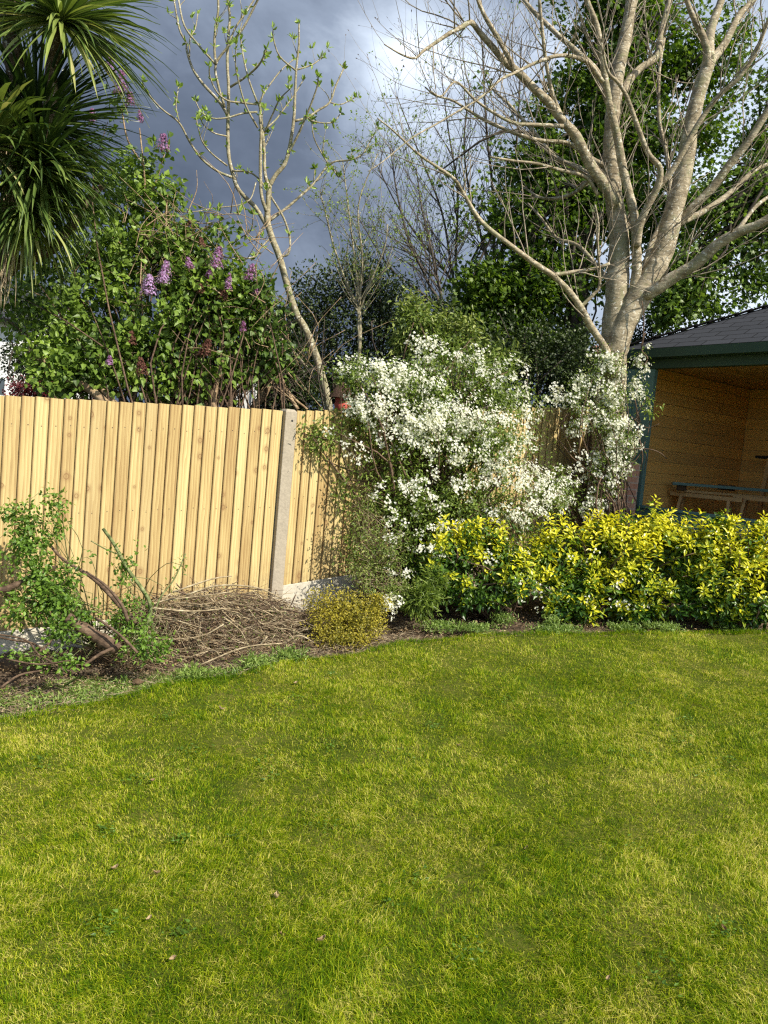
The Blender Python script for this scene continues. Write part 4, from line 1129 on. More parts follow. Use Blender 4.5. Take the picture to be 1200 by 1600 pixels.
mb2 = P(1230, 600, DM2); mtr2 = [catmull([np.array([mb2[0], mb2[1], 0.2]), P(1235, 500, DM2), P(1220, 350, DM2), P(1190, 200, DM2)], np.array([.2, .17, .12, .05]), 4)]
blobs = [(1070, 430, 60, 45, DM2, .9), (1130, 400, 60, 35, DM2, .55), (1180, 440, 50, 30, DM2, .6), (1040, 480, 45, 35, DM2, 1.1), (1110, 480, 60, 22, DM2, .6), (1160, 300, 60, 50, DM2, .7), (1190, 360, 50, 50, DM2, .7), (1100, 330, 45, 40, DM2, .7), (1185, 210, 40, 50, DM2, .6), (1225, 130, 40, 60, DM2, .5)]
crown('leafy_tree', 'darker leafy tree overhanging the summerhouse roof at the right edge', 'tree', (mb2[0], mb2[1], .2), blobs, 2500, 5, (.055, .10), PALMATE, M['lilac'], M['bark_dark'], 60, .04, .09, .4, .5, mtr2, asp=1.0, hole=.33)

# dark evergreen masses behind the fence
for (bx, by, D_, bl, lab) in (
    (620, 620, 10.8, [(500, 470, 60, 50), (470, 540, 60, 60), (560, 440, 50, 45), (560, 530, 70, 70), (640, 520, 60, 60), (600, 470, 50, 50), (650, 590, 60, 50), (520, 600, 60, 40)], 'dark evergreen bush behind the slender budding tree'),
    (760, 640, 11.5, [(720, 560, 60, 60), (800, 560, 70, 60), (880, 560, 70, 60), (760, 620, 80, 50), (880, 630, 60, 40), (690, 500, 30, 40)], 'dark evergreen bush behind the top of the white blossom'),
    (430, 620, 9.8, [(400, 590, 60, 50), (430, 540, 50, 60), (330, 600, 60, 30), (460, 610, 40, 40)], 'dark tangled evergreen behind the lilac stems'),
):
    b_ = P(bx, by, D_); base = (b_[0], b_[1], zg(b_[0], b_[1]) - .2)
    crown('evergreen_bush', lab, 'bush', base, [(*q, D_, 1) for q in bl], 3800, 5, (.03, .065), LEAF, M['dark'], M['bark_dark'], 60, .03, .07, .1, .5, group='dark evergreens beyond the fence')
for (bx, by, D_, bl, lab, lm, sz, n_) in (
    (60, 600, 11.0, [(60, 560, 60, 50), (110, 590, 60, 30), (160, 540, 60, 50), (60, 490, 60, 40)], 'dark evergreen shrub in deep shade under the cordyline', 'dark', (.03, .06), 2600),
    (48, 612, 10.0, [(35, 612, 22, 12), (62, 606, 18, 12), (72, 600, 14, 16), (140, 640, 20, 14)], 'small dark red acer just above the left fence top', 'acer', (.025, .045), 700),
    (1010, 560, 13.0, [(1000, 540, 50, 40), (1030, 500, 30, 30), (900, 600, 60, 60), (960, 600, 50, 60)], 'dark evergreen shrub between the big trunk and the summerhouse roof', 'dark', (.04, .07), 2200),
):
    b_ = P(bx, by, D_); base = (b_[0], b_[1], zg(b_[0], b_[1]) - .2)
    crown('background_shrub', lab, 'shrub', base, [(*q, D_, 1) for q in bl], n_, 4, sz, LEAF, M[lm], M['bark_dark'], 40, .02, .05, .1, .5)

# ------------------------------------------------------------------ LILAC
DL = 7.4
lb = P(330, 640, DL); lbase = np.array([lb[0], lb[1], zg(lb[0], lb[1])])
blobs = [(82, 562, 48, 42, 7.0, .8), (120, 590, 60, 40, 7.0, .8), (110, 510, 60, 45, 7.2, .7), (200, 560, 70, 55, 7.1, 1), (190, 480, 70, 60, 7.3, .9), (280, 570, 70, 55, 7.2, 1), (290, 480, 70, 60, 7.2, 1.1),
         (320, 420, 60, 45, 7.3, 1.1), (370, 480, 50, 60, 7.3, .9), (370, 570, 40, 50, 7.5, .7), (230, 400, 60, 50, 7.5, .8), (160, 410, 50, 50, 7.6, .6), (250, 330, 35, 40, 7.6, .7), (270, 390, 35, 30, 7.4, .9), (225, 270, 35, 35, 7.7, .5),
         (265, 300, 22, 22, 7.6, .6), (255, 235, 14, 10, 7.6, .6), (220, 192, 12, 8, 7.6, .6), (185, 150, 20, 16, 7.6, .5), (170, 195, 25, 20, 7.7, .3), (410, 450, 22, 28, 7.3, .6), (400, 510, 25, 30, 7.4, .5), (30, 470, 40, 50, 7.3, .4), (140, 330, 40, 40, 7.8, .5),
         (60, 420, 40, 40, 7.6, .5)]
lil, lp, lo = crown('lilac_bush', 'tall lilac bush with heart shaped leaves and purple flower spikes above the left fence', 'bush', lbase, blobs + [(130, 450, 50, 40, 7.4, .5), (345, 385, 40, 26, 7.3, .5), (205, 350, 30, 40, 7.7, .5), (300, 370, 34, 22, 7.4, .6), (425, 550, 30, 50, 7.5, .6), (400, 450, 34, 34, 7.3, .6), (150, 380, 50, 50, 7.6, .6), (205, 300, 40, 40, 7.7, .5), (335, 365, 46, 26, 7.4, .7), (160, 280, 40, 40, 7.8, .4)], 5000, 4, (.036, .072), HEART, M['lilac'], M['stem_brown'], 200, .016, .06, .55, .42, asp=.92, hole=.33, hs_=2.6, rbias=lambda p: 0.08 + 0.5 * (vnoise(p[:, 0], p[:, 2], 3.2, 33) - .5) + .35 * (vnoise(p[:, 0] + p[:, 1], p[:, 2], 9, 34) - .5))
# thick pale cut limbs
cut = [lim([(175, 640), (140, 608), (108, 596), (70, 565), (45, 545)], 6.9, 7.0, 14, 11), lim([(180, 632), (155, 605), (130, 598)], 7.0, 7.0, 10, 9), lim([(335, 640), (325, 600), (310, 560), (290, 540), (265, 520)], 7.2, 7.3, 12, 8),
       lim([(330, 640), (340, 590), (350, 550), (330, 500), (320, 450), (325, 400)], 7.2, 7.3, 10, 4), lim([(320, 640), (300, 590), (260, 560), (210, 545)], 7.3, 7.3, 9, 5), lim([(395, 640), (420, 600), (415, 560), (395, 520)], 7.7, 7.7, 12, 7),
       lim([(465, 640), (440, 600), (405, 560), (385, 520), (370, 470)], 7.9, 7.9, 7, 3), lim([(480, 640), (450, 610), (420, 540), (400, 480), (395, 440)], 7.9, 7.9, 4, 2), lim([(230, 480), (232, 420), (228, 350), (226, 280), (218, 200)], 7.6, 7.6, 5, 2),
       lim([(228, 320), (245, 280), (257, 240)], 7.6, 7.6, 3, 2), lim([(225, 260), (200, 220), (190, 170)], 7.6, 7.6, 3.5, 2), lim([(300, 480), (262, 400), (260, 330), (262, 300)], 7.5, 7.5, 4, 2)]
tubes('limb', cut, M['bark_cut'], lil, 8, 0.07)
tang = []
for _ in range(160):
    a = (rng.uniform(330, 520), rng.uniform(560, 650)); L_ = rng.uniform(60, 170); an = rng.uniform(-2.6, -.6)
    tang.append(lim([a, (a[0] + L_ * .5 * math.cos(an) + rng.uniform(-12, 12), a[1] + L_ * .5 * math.sin(an)), (a[0] + L_ * math.cos(an + rng.uniform(-.4, .4)), a[1] + L_ * math.sin(an + .2))], 7.6 + rng.uniform(-.2, .5), 7.6 + rng.uniform(-.3, .5), rng.uniform(.8, 2.2), .7, 3))
tubes('twigs', tang[:40], M['bark_cut'], lil, 4); tubes('twigs', tang[70:140], M['bark_dark'], lil, 4)
for _ in range(150):
    a = (rng.uniform(190, 430), rng.uniform(330, 560)); L_ = rng.uniform(30, 110); an = rng.uniform(-3.3, .2)
    tang.append(lim([a, (a[0] + L_ * .5 * math.cos(an) + rng.uniform(-9, 9), a[1] + L_ * .5 * math.sin(an)), (a[0] + L_ * math.cos(an + rng.uniform(-.4, .4)), a[1] + L_ * math.sin(an + .2))], 7.1 + rng.uniform(-.2, .5), 7.1 + rng.uniform(-.3, .5), rng.uniform(.8, 2.2), .6, 3))
tubes('twigs', tang[160:], M['bark_cut'], lil, 4)
# flower spikes
for (fx, fy, hgt, w_, D_, c_) in ((258, 425, 34, 20, 6.9, .75), (233, 445, 30, 24, 6.9, .85), (340, 402, 32, 20, 6.95, .45), (295, 411, 16, 14, 6.95, .4), (357, 440, 24, 13, 7.0, .45), (392, 425, 24, 18, 7.0, .4), (327, 428, 12, 12, 7.0, .4), (255, 222, 24, 20, 7.5, .5), (219, 182, 16, 10, 7.5, .45),
                                  (190, 128, 34, 20, 7.4, .45), (203, 155, 20, 15, 7.4, .35), (172, 100, 24, 16, 7.4, .6), (171, 563, 14, 10, 6.8, .5), (205, 528, 20, 16, 6.9, .1), (221, 572, 26, 18, 6.85, .12), (322, 543, 26, 20, 6.95, .1), (380, 510, 16, 10, 7.0, .35), (143, 180, 18, 16, 7.4, .4), (295, 355, 18, 12, 7.3, .1), (350, 460, 16, 12, 7.0, .15), (345, 460, 18, 14, 7.05, .1), (400, 455, 22, 14, 7.2, .4), (312, 450, 16, 16, 7.0, .08), (315, 378, 14, 10, 7.0, .15), (60, 345, 8, 8, 6.9, .4)):
    w_ *= 1.25; n_ = int(60 + 0.34 * hgt * w_); c = P(fx, fy, D_); t_ = rng.random(n_); pr = (w_ / 2) * (1 - t_ ** 1.6 * .75) * D_ / F
    a = rng.uniform(0, 6.28, n_); rr = np.sqrt(rng.random(n_)); lean = rng.normal() * 0.12
    pos_ = c + np.stack([np.cos(a) * rr * pr + (t_ - .5) * hgt * D_ / F * lean, np.sin(a) * rr * pr, (t_ - .5) * hgt * D_ / F], -1)
    dd_ = np.stack([np.cos(a), np.sin(a), .4 + 0 * a], -1)
    leaves('flower_spike', M['lilac_fl'] if c_ > .2 else M['dryfl'], lil, pos_, np.cross(dd_, rng.normal(size=(n_, 3))), dd_, .018, .018, FLOWER, c_ + rng.normal(size=n_) * .22)

# ------------------------------------------------------------------ CORDYLINE
DC = 6.35


def straps(center, n, Lr, wr, droop, axis, parent, rb, cone=1.6, name='leaf_head', seed=0):
    q = 7; ax = unit(np.array(axis, float)); V = []; Q = []; R_ = []
    for i_ in range(n):
        d = unit(rng.normal(size=3)); 
        while d.dot(ax) < math.cos(cone): d = unit(rng.normal(size=3))
        L_ = rng.uniform(*Lr); w_ = rng.uniform(*wr); dr = droop * rng.uniform(.5, 1.5); down = max(0.0, -d.dot(Z3))
        s_ = unit(np.cross(d, Z3 + rng.normal(size=3) * .25)); p0 = center + d * 0.03; pts = []; dd_ = d.copy(); pp = p0.copy(); st_ = L_ / (q - 1)
        for k_ in range(q):
            pts.append(pp.copy()); dd_ = unit(dd_ - Z3 * dr * (0.04 + 0.14 * k_ / q)); pp = pp + dd_ * st_
        wprof = [0.55, 0.8, 1.0, 1.0, .85, .5, .04]; o = len(V); u_ = np.cross(s_, d)
        for k_ in range(q):
            wv_ = s_ * w_ * wprof[k_] / 2; V += [pts[k_] - wv_ + u_ * w_ * .12, pts[k_] + wv_ + u_ * w_ * .12, pts[k_]]
        rr_ = rb + rng.normal() * .18 + .35 * down
        R_ += [rr_] * (3 * q)
        for k_ in range(q - 1):
            a = o + 3 * k_; Q += [(a, a + 2, a + 5, a + 3), (a + 2, a + 1, a + 4, a + 5)]
    me = mesh_np(name, np.array(V), np.array(Q), None, {'r': np.clip(R_, 0, 1)}); return link(name, me, M['palm'], parent)


cb = P(-10, 640, DC); cbase = np.array([cb[0], cb[1], zg(cb[0], cb[1])])
cd = thing('cordyline', cbase, 'tall cordyline palm with several rosettes of long strap leaves in the top left corner', 'palm tree')
ctr = [lim([(-60, 760), (-50, 600), (-28, 480), (-4, 400), (15, 330), (24, 260), (26, 190), (24, 130), (18, 60), (12, 0)], DC, DC, 34, 26, 6),
       lim([(5, 420), (22, 360), (42, 300), (58, 250), (72, 205), (78, 165), (80, 120), (88, 75), (95, 45)], DC, DC - .15, 24, 17, 6),
       lim([(-5, 440), (15, 418), (35, 408), (60, 398), (85, 385), (112, 352), (132, 320), (150, 300), (162, 290)], DC + .1, DC + .25, 24, 8, 6),
       lim([(-12, 470), (-20, 350), (-30, 250)], DC, DC - .2, 26, 22, 6)]
tubes('trunk', ctr, M['bark_palm'], cd, 14, 0.07)
for (hx, hy, dd_, n_, L_, w_, dr, ax, rb, cone) in (
    (94, 34, DC - .2, 330, (.55, .95), (.020, .036), 1.2, (.15, -.25, .6), .50, 2.0),
    (10, -30, DC + .1, 260, (.6, 1.0), (.022, .038), 1.1, (0, -.2, .8), .40, 1.8),
    (56, 200, DC + .1, 330, (.6, 1.05), (.020, .034), .9, (.75, -.1, .2), .08, 1.8),
    (5, 225, DC + .2, 190, (.5, .95), (.02, .035), 1.0, (.1, .1, .3), .15, 2.3),
    (62, 265, DC - .05, 230, (.45, .85), (.018, .034), 1.3, (.35, -.2, -.3), .22, 1.7),
    (-25, 235, DC - .25, 120, (.55, .95), (.035, .055), 1.4, (0, -.2, .5), .55, 1.9),
    (40, 330, DC - .1, 170, (.3, .7), (.018, .034), 1.8, (.1, -.2, -.3), .35, 1.6),
):
    straps(P(hx, hy, dd_), n_, L_, w_, dr, ax, cd, rb, cone)
# shreds of dry bark
shr = []
for _ in range(130):
    a = (rng.uniform(-10, 22), rng.uniform(120, 430)); L_ = rng.uniform(20, 80)
    shr.append(lim([a, (a[0] + rng.uniform(-6, 6), a[1] + L_ * .5), (a[0] + rng.uniform(-10, 10), a[1] + L_)], DC - .2, DC - .22, rng.uniform(1, 3), .7, 3))
tubes('dry_shreds', shr, M['stem_dry'], cd, 4)
# young ivy shoot on the trunk
pts, out, rad = blob_pts([(42, 365, 18, 14, DC - .25, 1), (75, 350, 10, 12, DC - .25, .6)], 60, .6)
leaves('ivy_shoot', M['lilac'], cd, pts, leafy_dirs(out), leaf_normals(60), .04, .035, HEART, .6 + .4 * rng.random(60))

# ------------------------------------------------------------------ pale yellow-green shrub behind blossom
b_ = P(690, 600, 8.7); base = (b_[0], b_[1], zg(b_[0], b_[1]))
crown('variegated_shrub', 'yellowish green shrub peeping above the white blossom', 'shrub', base,
      [(645, 490, 22, 30, 8.7, 1), (635, 530, 20, 30, 8.7, .8), (670, 520, 30, 28, 8.7, 1), (700, 545, 35, 30, 8.7, 1), (690, 500, 18, 14, 8.7, .6), (725, 515, 18, 26, 8.7, .9), (735, 540, 30, 20, 8.7, .7), (790, 560, 30, 20, 8.7, .6)], 1000, 4, (.05, .10), LEAF, M['pale'], M['stem_brown'], 50, .015, .05, .5, .5, asp=.42)

# ------------------------------------------------------------------ WHITE BLOSSOM SHRUB
wb = G(660, 935); wbase = np.array([wb[0], wb[1] + 0.15, zg(wb[0], wb[1])])


def flowers(name, parent, blobs, ntruss, per, size, spread, rng_r=(.3, 1)):
    pts, out, rad = blob_pts(blobs, ntruss, .3); p_, o_ = cluster(pts, out, per, spread); n_ = len(p_)
    d = unit(o_ * .6 + np.array([.35, -.55, .35]) + rng.normal(size=(n_, 3)) * .45)
    leaves(name, M['white'], parent, p_, np.cross(d, rng.normal(size=(n_, 3))), d, rng.uniform(*size, n_), rng.uniform(*size, n_), FLOWER, rng.uniform(*rng_r, n_))


lb_ = [(545, 585, 32, 22, 7.0, .8), (590, 605, 60, 48, 7.2, 1), (570, 655, 50, 30, 7.1, .7), (650, 620, 60, 55, 7.3, 1), (700, 580, 60, 55, 7.6, 1), (760, 610, 60, 55, 7.8, 1), (690, 680, 80, 60, 7.4, 1), (770, 700, 70, 70, 7.6, 1), (820, 640, 34, 40, 8.1, .7),
       (850, 760, 40, 40, 8.0, .7), (610, 720, 55, 45, 7.2, .8), (640, 800, 50, 60, 7.2, .8), (710, 790, 60, 60, 7.4, .9), (780, 800, 60, 50, 7.6, .8), (600, 790, 35, 45, 7.15, .5), (650, 880, 50, 40, 7.0, .9), (710, 870, 45, 40, 7.2, .7), (590, 870, 40, 40, 6.95, .5),
       (500, 680, 32, 26, 6.95, .4), (480, 670, 16, 14, 6.9, .4), (860, 800, 40, 40, 8.0, .6)]
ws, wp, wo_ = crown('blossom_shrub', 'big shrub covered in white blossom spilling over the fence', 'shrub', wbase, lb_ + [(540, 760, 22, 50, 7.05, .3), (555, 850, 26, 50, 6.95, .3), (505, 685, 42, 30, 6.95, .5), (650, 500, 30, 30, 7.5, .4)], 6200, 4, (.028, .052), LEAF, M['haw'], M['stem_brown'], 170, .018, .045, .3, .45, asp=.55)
fl_ = [(545, 580, 28, 18, 6.95, .35), (595, 590, 50, 28, 7.1, 1.5), (580, 640, 42, 26, 7.0, 1.5), (640, 600, 50, 36, 7.2, 1.0), (690, 560, 36, 36, 7.45, .7), (740, 575, 40, 36, 7.6, .7), (800, 600, 30, 34, 7.75, .6), (650, 655, 60, 34, 7.1, 1.6), (720, 650, 60, 38, 7.3, 1.3),
       (620, 690, 36, 18, 7.05, 1.0), (700, 700, 60, 26, 7.15, .9), (785, 680, 50, 40, 7.45, .9), (815, 640, 30, 30, 7.9, .7), (820, 700, 26, 44, 7.75, .7), (905, 715, 14, 26, 8.3, .5), (790, 740, 50, 30, 7.4, .9), (840, 770, 46, 40, 7.75, 1.05), (800, 800, 50, 22, 7.4, .7), (740, 760, 40, 26, 7.2, .5),
       (670, 765, 60, 36, 7.05, .42), (720, 830, 40, 26, 7.1, .5), (650, 850, 50, 40, 6.85, .34), (600, 790, 36, 40, 6.95, .16), (610, 945, 14, 22, 6.5, .9), (630, 900, 30, 16, 6.7, .4), (540, 700, 40, 24, 6.95, .15), (870, 620, 20, 18, 8.1, .5)]
flowers('flowers', ws, fl_ + [(500, 665, 26, 16, 6.9, .12), (655, 540, 24, 24, 7.4, .3)], 900, 14, (.018, .034), .024)

# blossom climber on the trunk
cb2 = P(985, 800, 8.45)
climb_bl = [(950, 570, 28, 22, 8.45, 1), (925, 600, 30, 24, 8.45, .7), (895, 625, 24, 18, 8.4, .6), (960, 620, 24, 26, 8.42, 1), (998, 608, 14, 22, 8.45, .7), (1008, 640, 10, 8, 8.4, .3), (930, 650, 34, 26, 8.4, 1), (965, 680, 34, 36, 8.38, 1.2), (945, 730, 34, 40, 8.38, 1.2), (976, 710, 16, 34, 8.4, .9),
            (925, 790, 26, 24, 8.35, .9), (948, 765, 18, 20, 8.4, .6), (900, 668, 14, 24, 8.35, .5), (880, 765, 24, 34, 8.3, .9), (1003, 560, 14, 20, 8.5, .5), (905, 600, 16, 20, 8.4, .5)]
cl, _, _ = crown('flowering_climber', 'white flowering climber wrapped round the big pale trunk', 'climber', np.array([cb2[0] - .1, cb2[1], zg(cb2[0], cb2[1])]), climb_bl, 1300, 4, (.025, .045), LEAF, M['haw'], M['stem_brown'], 60, .012, .04, .3, .5, asp=.55)
flowers('flowers', cl, climb_bl, 420, 14, (.022, .040), .024)
vines = [lim([(1008, 520), (1002, 545), (1012, 560), (1004, 570), (998, 552)], 8.45, 8.45, 2.2, 1.5), lim([(1004, 540), (1006, 500), (1003, 470)], 8.45, 8.45, 2, 1.5), lim([(995, 640), (998, 680), (1004, 712), (1000, 740)], 8.4, 8.4, 3, 1.5),
         lim([(990, 660), (1012, 620), (1016, 650), (1012, 680)], 8.4, 8.4, 1.6, 1.2), lim([(960, 712), (990, 702), (1015, 702), (1032, 708), (1042, 717)], 8.35, 8.2, 2.2, 1.3), lim([(975, 730), (990, 722), (1002, 706), (1008, 690)], 8.35, 8.3, 2, 1.2),
         lim([(1000, 660), (992, 620), (1000, 600)], 8.4, 8.4, 2, 1.3), lim([(1000, 690), (1010, 712), (1006, 735)], 8.4, 8.4, 1.6, 1), lim([(985, 650), (1010, 668), (1030, 662)], 8.4, 8.3, 1.5, 1)]
tubes('vine_shoots', vines, M['stem_brown'], cl, 5)
pts, out, rad = blob_pts([(1017, 645, 14, 8, 8.35, 1), (1030, 634, 8, 6, 8.3, .6), (1015, 625, 10, 10, 8.4, .6)], 70, .6)
leaves('shoot_leaves', M['haw'], cl, pts, leafy_dirs(out), leaf_normals(70), .045, .026, LEAF, .5 + .5 * rng.random(70))


# ------------------------------------------------------------------ CHOISYA HEDGE
def choisya(label, blobs, nros, fade):
    nros = int(nros * 1.0)
    c = np.mean([P(q[0], q[1], q[4]) for q in blobs], axis=0); base = np.array([c[0], c[1] + .1, zg(c[0], c[1])])
    root = thing('golden_shrub', base, label, 'shrub', 'golden leaved choisya shrubs along the bed')
    pts, out, rad = blob_pts(blobs, nros, .28)
    tubes('stems', stems_to(base + rng.normal(size=(8, 3)) * np.array([.15, .1, 0]), pts[rng.choice(len(pts), 130)], .012, .12), M['stem_brown'], root, 4)
    hn = .5 * vnoise(pts[:, 0] + .5 * pts[:, 1], pts[:, 2], 4.5, 71) + .5 * vnoise(pts[:, 0] + .5 * pts[:, 1], pts[:, 2], 11, 72)
    kk = hn > np.where(pts[:, 2] > np.percentile(pts[:, 2], 70), 0.30, .42); pts, out, rad = pts[kk], out[kk], rad[kk]; nros = len(pts)
    # whorled rosettes of leaflets round each shoot tip
    per = 11; ax = unit(out * .6 + np.array([.12, -.25, .75]) + rng.normal(size=(nros, 3)) * .22)
    a1 = unit(np.cross(ax, rng.normal(size=(nros, 3)))); a2 = np.cross(ax, a1)
    P0 = []; D0 = []; N0 = []; R_ = []; L_ = []
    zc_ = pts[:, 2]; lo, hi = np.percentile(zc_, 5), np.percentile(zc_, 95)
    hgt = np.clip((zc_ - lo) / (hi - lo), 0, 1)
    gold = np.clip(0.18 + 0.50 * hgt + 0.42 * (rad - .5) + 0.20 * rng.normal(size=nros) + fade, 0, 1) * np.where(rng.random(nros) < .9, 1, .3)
    for k_ in range(per):
        an = k_ * 2.4 + rng.normal(size=nros) * .2; el = (0.75 - 0.11 * k_) + rng.normal(size=nros) * .15
        d = unit((np.cos(an)[:, None] * a1 + np.sin(an)[:, None] * a2) * np.cos(el)[:, None] + ax * np.sin(el)[:, None])
        P0.append(pts - ax * (0.010 * k_) + d * 0.010); D0.append(d); N0.append(ax * .9 + d * -.2 + rng.normal(size=(nros, 3)) * .25)
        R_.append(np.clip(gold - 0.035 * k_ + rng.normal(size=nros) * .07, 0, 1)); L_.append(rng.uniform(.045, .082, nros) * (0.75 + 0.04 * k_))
    P0 = np.vstack(P0); D0 = np.vstack(D0); N0 = np.vstack(N0); L_ = np.concatenate(L_); n_ = len(P0)
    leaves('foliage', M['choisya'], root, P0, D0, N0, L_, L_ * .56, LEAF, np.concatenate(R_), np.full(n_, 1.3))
    # inner plain green leaves
    pi, oi, ri = blob_pts(blobs, 2600, 1.2); pi = pi * 1.0; leaves('inner_foliage', M['rose'], root, pi, leafy_dirs(oi, .3), leaf_normals(2600), rng.uniform(.04, .07, 2600), rng.uniform(.02, .034, 2600), LEAF, rng.random(2600) * .3)
    return root


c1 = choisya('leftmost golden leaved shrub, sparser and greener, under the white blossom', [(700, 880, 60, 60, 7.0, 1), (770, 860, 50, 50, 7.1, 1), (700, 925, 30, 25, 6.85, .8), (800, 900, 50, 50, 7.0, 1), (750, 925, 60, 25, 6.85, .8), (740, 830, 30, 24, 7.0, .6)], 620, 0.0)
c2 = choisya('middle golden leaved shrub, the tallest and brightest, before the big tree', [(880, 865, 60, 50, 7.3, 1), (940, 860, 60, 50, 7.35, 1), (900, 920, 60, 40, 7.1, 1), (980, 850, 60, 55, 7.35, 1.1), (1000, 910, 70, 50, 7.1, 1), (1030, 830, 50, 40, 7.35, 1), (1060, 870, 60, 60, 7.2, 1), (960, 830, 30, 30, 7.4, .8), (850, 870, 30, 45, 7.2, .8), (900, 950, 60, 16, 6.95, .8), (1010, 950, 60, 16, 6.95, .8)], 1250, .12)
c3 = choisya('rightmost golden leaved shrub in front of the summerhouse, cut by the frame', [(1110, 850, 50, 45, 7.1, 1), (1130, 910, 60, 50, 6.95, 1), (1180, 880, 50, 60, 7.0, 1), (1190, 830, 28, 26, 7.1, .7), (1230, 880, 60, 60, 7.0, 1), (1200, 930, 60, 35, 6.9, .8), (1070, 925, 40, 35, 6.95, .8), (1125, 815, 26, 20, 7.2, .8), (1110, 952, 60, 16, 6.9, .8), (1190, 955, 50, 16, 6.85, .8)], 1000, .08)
flowers('flowers', c1, [(770, 870, 20, 14, 6.8, 1), (800, 925, 30, 16, 6.75, 1), (850, 930, 30, 22, 6.75, 1)], 14, 5, (.02, .032), .02)
flowers('flowers', c2, [(930, 940, 90, 18, 6.85, 1), (900, 870, 60, 30, 6.95, .5), (1000, 930, 60, 30, 6.85, .6)], 14, 5, (.02, .03), .02)

# ------------------------------------------------------------------ low golden shrub
gb = G(545, 985); gbase = np.array([gb[0], gb[1] + .1, zg(gb[0], gb[1])])
gs, _, _ = crown('low_shrub', 'low rounded shrub with tiny yellow leaves between brush pile and blossom', 'shrub', gbase,
                 [(520, 975, 42, 36, 6.2, 1), (570, 975, 38, 34, 6.2, 1), (500, 945, 28, 24, 6.35, .8), (545, 950, 45, 30, 6.3, 1), (590, 950, 22, 28, 6.3, .8), (535, 1000, 50, 18, 6.05, .8)], 1700, 5, (.014, .026), LEAF, M['goldlow'], M['stem_brown'], 90, .005, .02, .1, .5, asp=.6)

# dry brown-green shrub above it, thin stems (old honeysuckle)
hb = G(590, 950); hbase = np.array([hb[0], hb[1] + .2, zg(hb[0], hb[1])])
hs, hp2, ho = crown('straggly_shrub', 'straggly brownish stemmed shrub with sparse leaves below the white blossom', 'shrub', hbase,
                    [(600, 860, 40, 50, 6.75, 1), (560, 890, 34, 34, 6.7, .8), (570, 800, 26, 40, 6.8, .5), (630, 920, 40, 24, 6.6, .8), (590, 920, 50, 26, 6.55, 1)], 700, 3, (.018, .035), LEAF, M['pale'], M['stem_dry'], 260, .005, .03, .3, .6, asp=.5)

# big-leaved small plants at the foot of the blossom
b_ = G(660, 965)
crown('leafy_plant', 'small plant with narrow mid green leaves at the foot of the blossom shrub', 'plant', (b_[0], b_[1], b_[2]), [(655, 935, 36, 24, 6.6, 1), (680, 905, 24, 20, 6.7, .6)], 240, 6, (.05, .09), LEAF, M['haw'], M['stem_green'], 30, .005, .02, .2, .6, asp=.22)

# ------------------------------------------------------------------ ROSE at left
rb_ = G(150, 1010); rbase = np.array([rb_[0], rb_[1], zg(rb_[0], rb_[1])])
rs, rp, ro = crown('climbing_rose', 'leafy rose bush with thick old stems against the left of the fence', 'rose bush', rbase,
                   [(40, 810, 30, 24, 5.2, .9), (85, 790, 18, 30, 5.2, .6), (90, 825, 16, 18, 5.2, .6), (15, 800, 20, 16, 5.2, .6), (45, 850, 34, 28, 5.15, 1), (60, 900, 34, 34, 5.1, 1.1), (80, 940, 40, 34, 5.0, 1.2), (30, 960, 30, 24, 5.0, .6), (110, 905, 26, 28, 5.1, .6), (95, 985, 34, 24, 4.9, .9), (10, 880, 16, 20, 5.1, .4),
                    (20, 930, 20, 24, 5.1, .3), (140, 870, 10, 8, 5.2, .12), (130, 960, 30, 24, 5.0, .4), (40, 1025, 40, 14, 4.8, .5), (95, 1035, 40, 12, 4.75, .5)], 1000, 4, (.022, .042), LEAF, M['rose'], M['stem_green'], 70, .006, .022, .3, 0.55, asp=.75)
old = [lim([(-40, 920), (0, 922), (22, 915), (55, 898), (90, 885)], 5.0, 5.15, 14, 5), lim([(10, 930), (60, 945), (110, 965), (150, 990), (185, 1015)], 5.1, 5.0, 7, 9), lim([(105, 965), (135, 985), (160, 1000), (185, 1015)], 4.95, 5.0, 18, 24),
       lim([(75, 848), (100, 875), (140, 900), (165, 922), (190, 950), (215, 975)], 5.25, 5.2, 4, 9), lim([(135, 893), (165, 915), (190, 945), (200, 970)], 5.2, 5.1, 3, 6), lim([(-30, 990), (20, 1000), (50, 1005), (75, 1020)], 4.95, 4.8, 3, 4),
       lim([(0, 1075), (30, 1055), (65, 1048)], 4.45, 4.6, 4, 3), lim([(130, 1040), (160, 1020), (190, 1008)], 4.8, 5.0, 5, 6), lim([(60, 1020), (80, 1000), (70, 985), (78, 970)], 4.8, 5.0, 4, 3), lim([(10, 1030), (60, 1038), (110, 1032)], 4.7, 4.7, 3, 2.5),
       lim([(150, 965), (185, 990), (215, 1020)], 4.9, 4.9, 4, 5), lim([(-10, 990), (40, 1000), (60, 1022), (90, 1040)], 4.9, 4.7, 3, 3)]
tubes('old_stem', old, M['stem_brown'], rs, 8, 0.08)
rb2 = G(225, 985); rbase2 = np.array([rb2[0], rb2[1], rb2[2]])
rr_, _, _ = crown('rose_shoots', 'narrow rose with cut cane and small leaf sprays right of the leafy rose', 'rose bush', rbase2,
                  [(195, 880, 20, 16, 5.45, .8), (225, 850, 16, 8, 5.4, .5), (155, 848, 10, 6, 5.4, .3), (190, 905, 16, 20, 5.4, .7), (205, 940, 24, 26, 5.35, .6), (285, 880, 8, 16, 5.6, .3), (265, 915, 10, 12, 5.5, .3), (200, 975, 40, 26, 5.2, .9), (230, 1010, 60, 24, 5.0, .8), (175, 860, 12, 10, 5.4, .4)], 400, 3, (.02, .038), LEAF, M['rose'], M['stem_green'], 40, .005, .02, .3, .6, asp=.75)
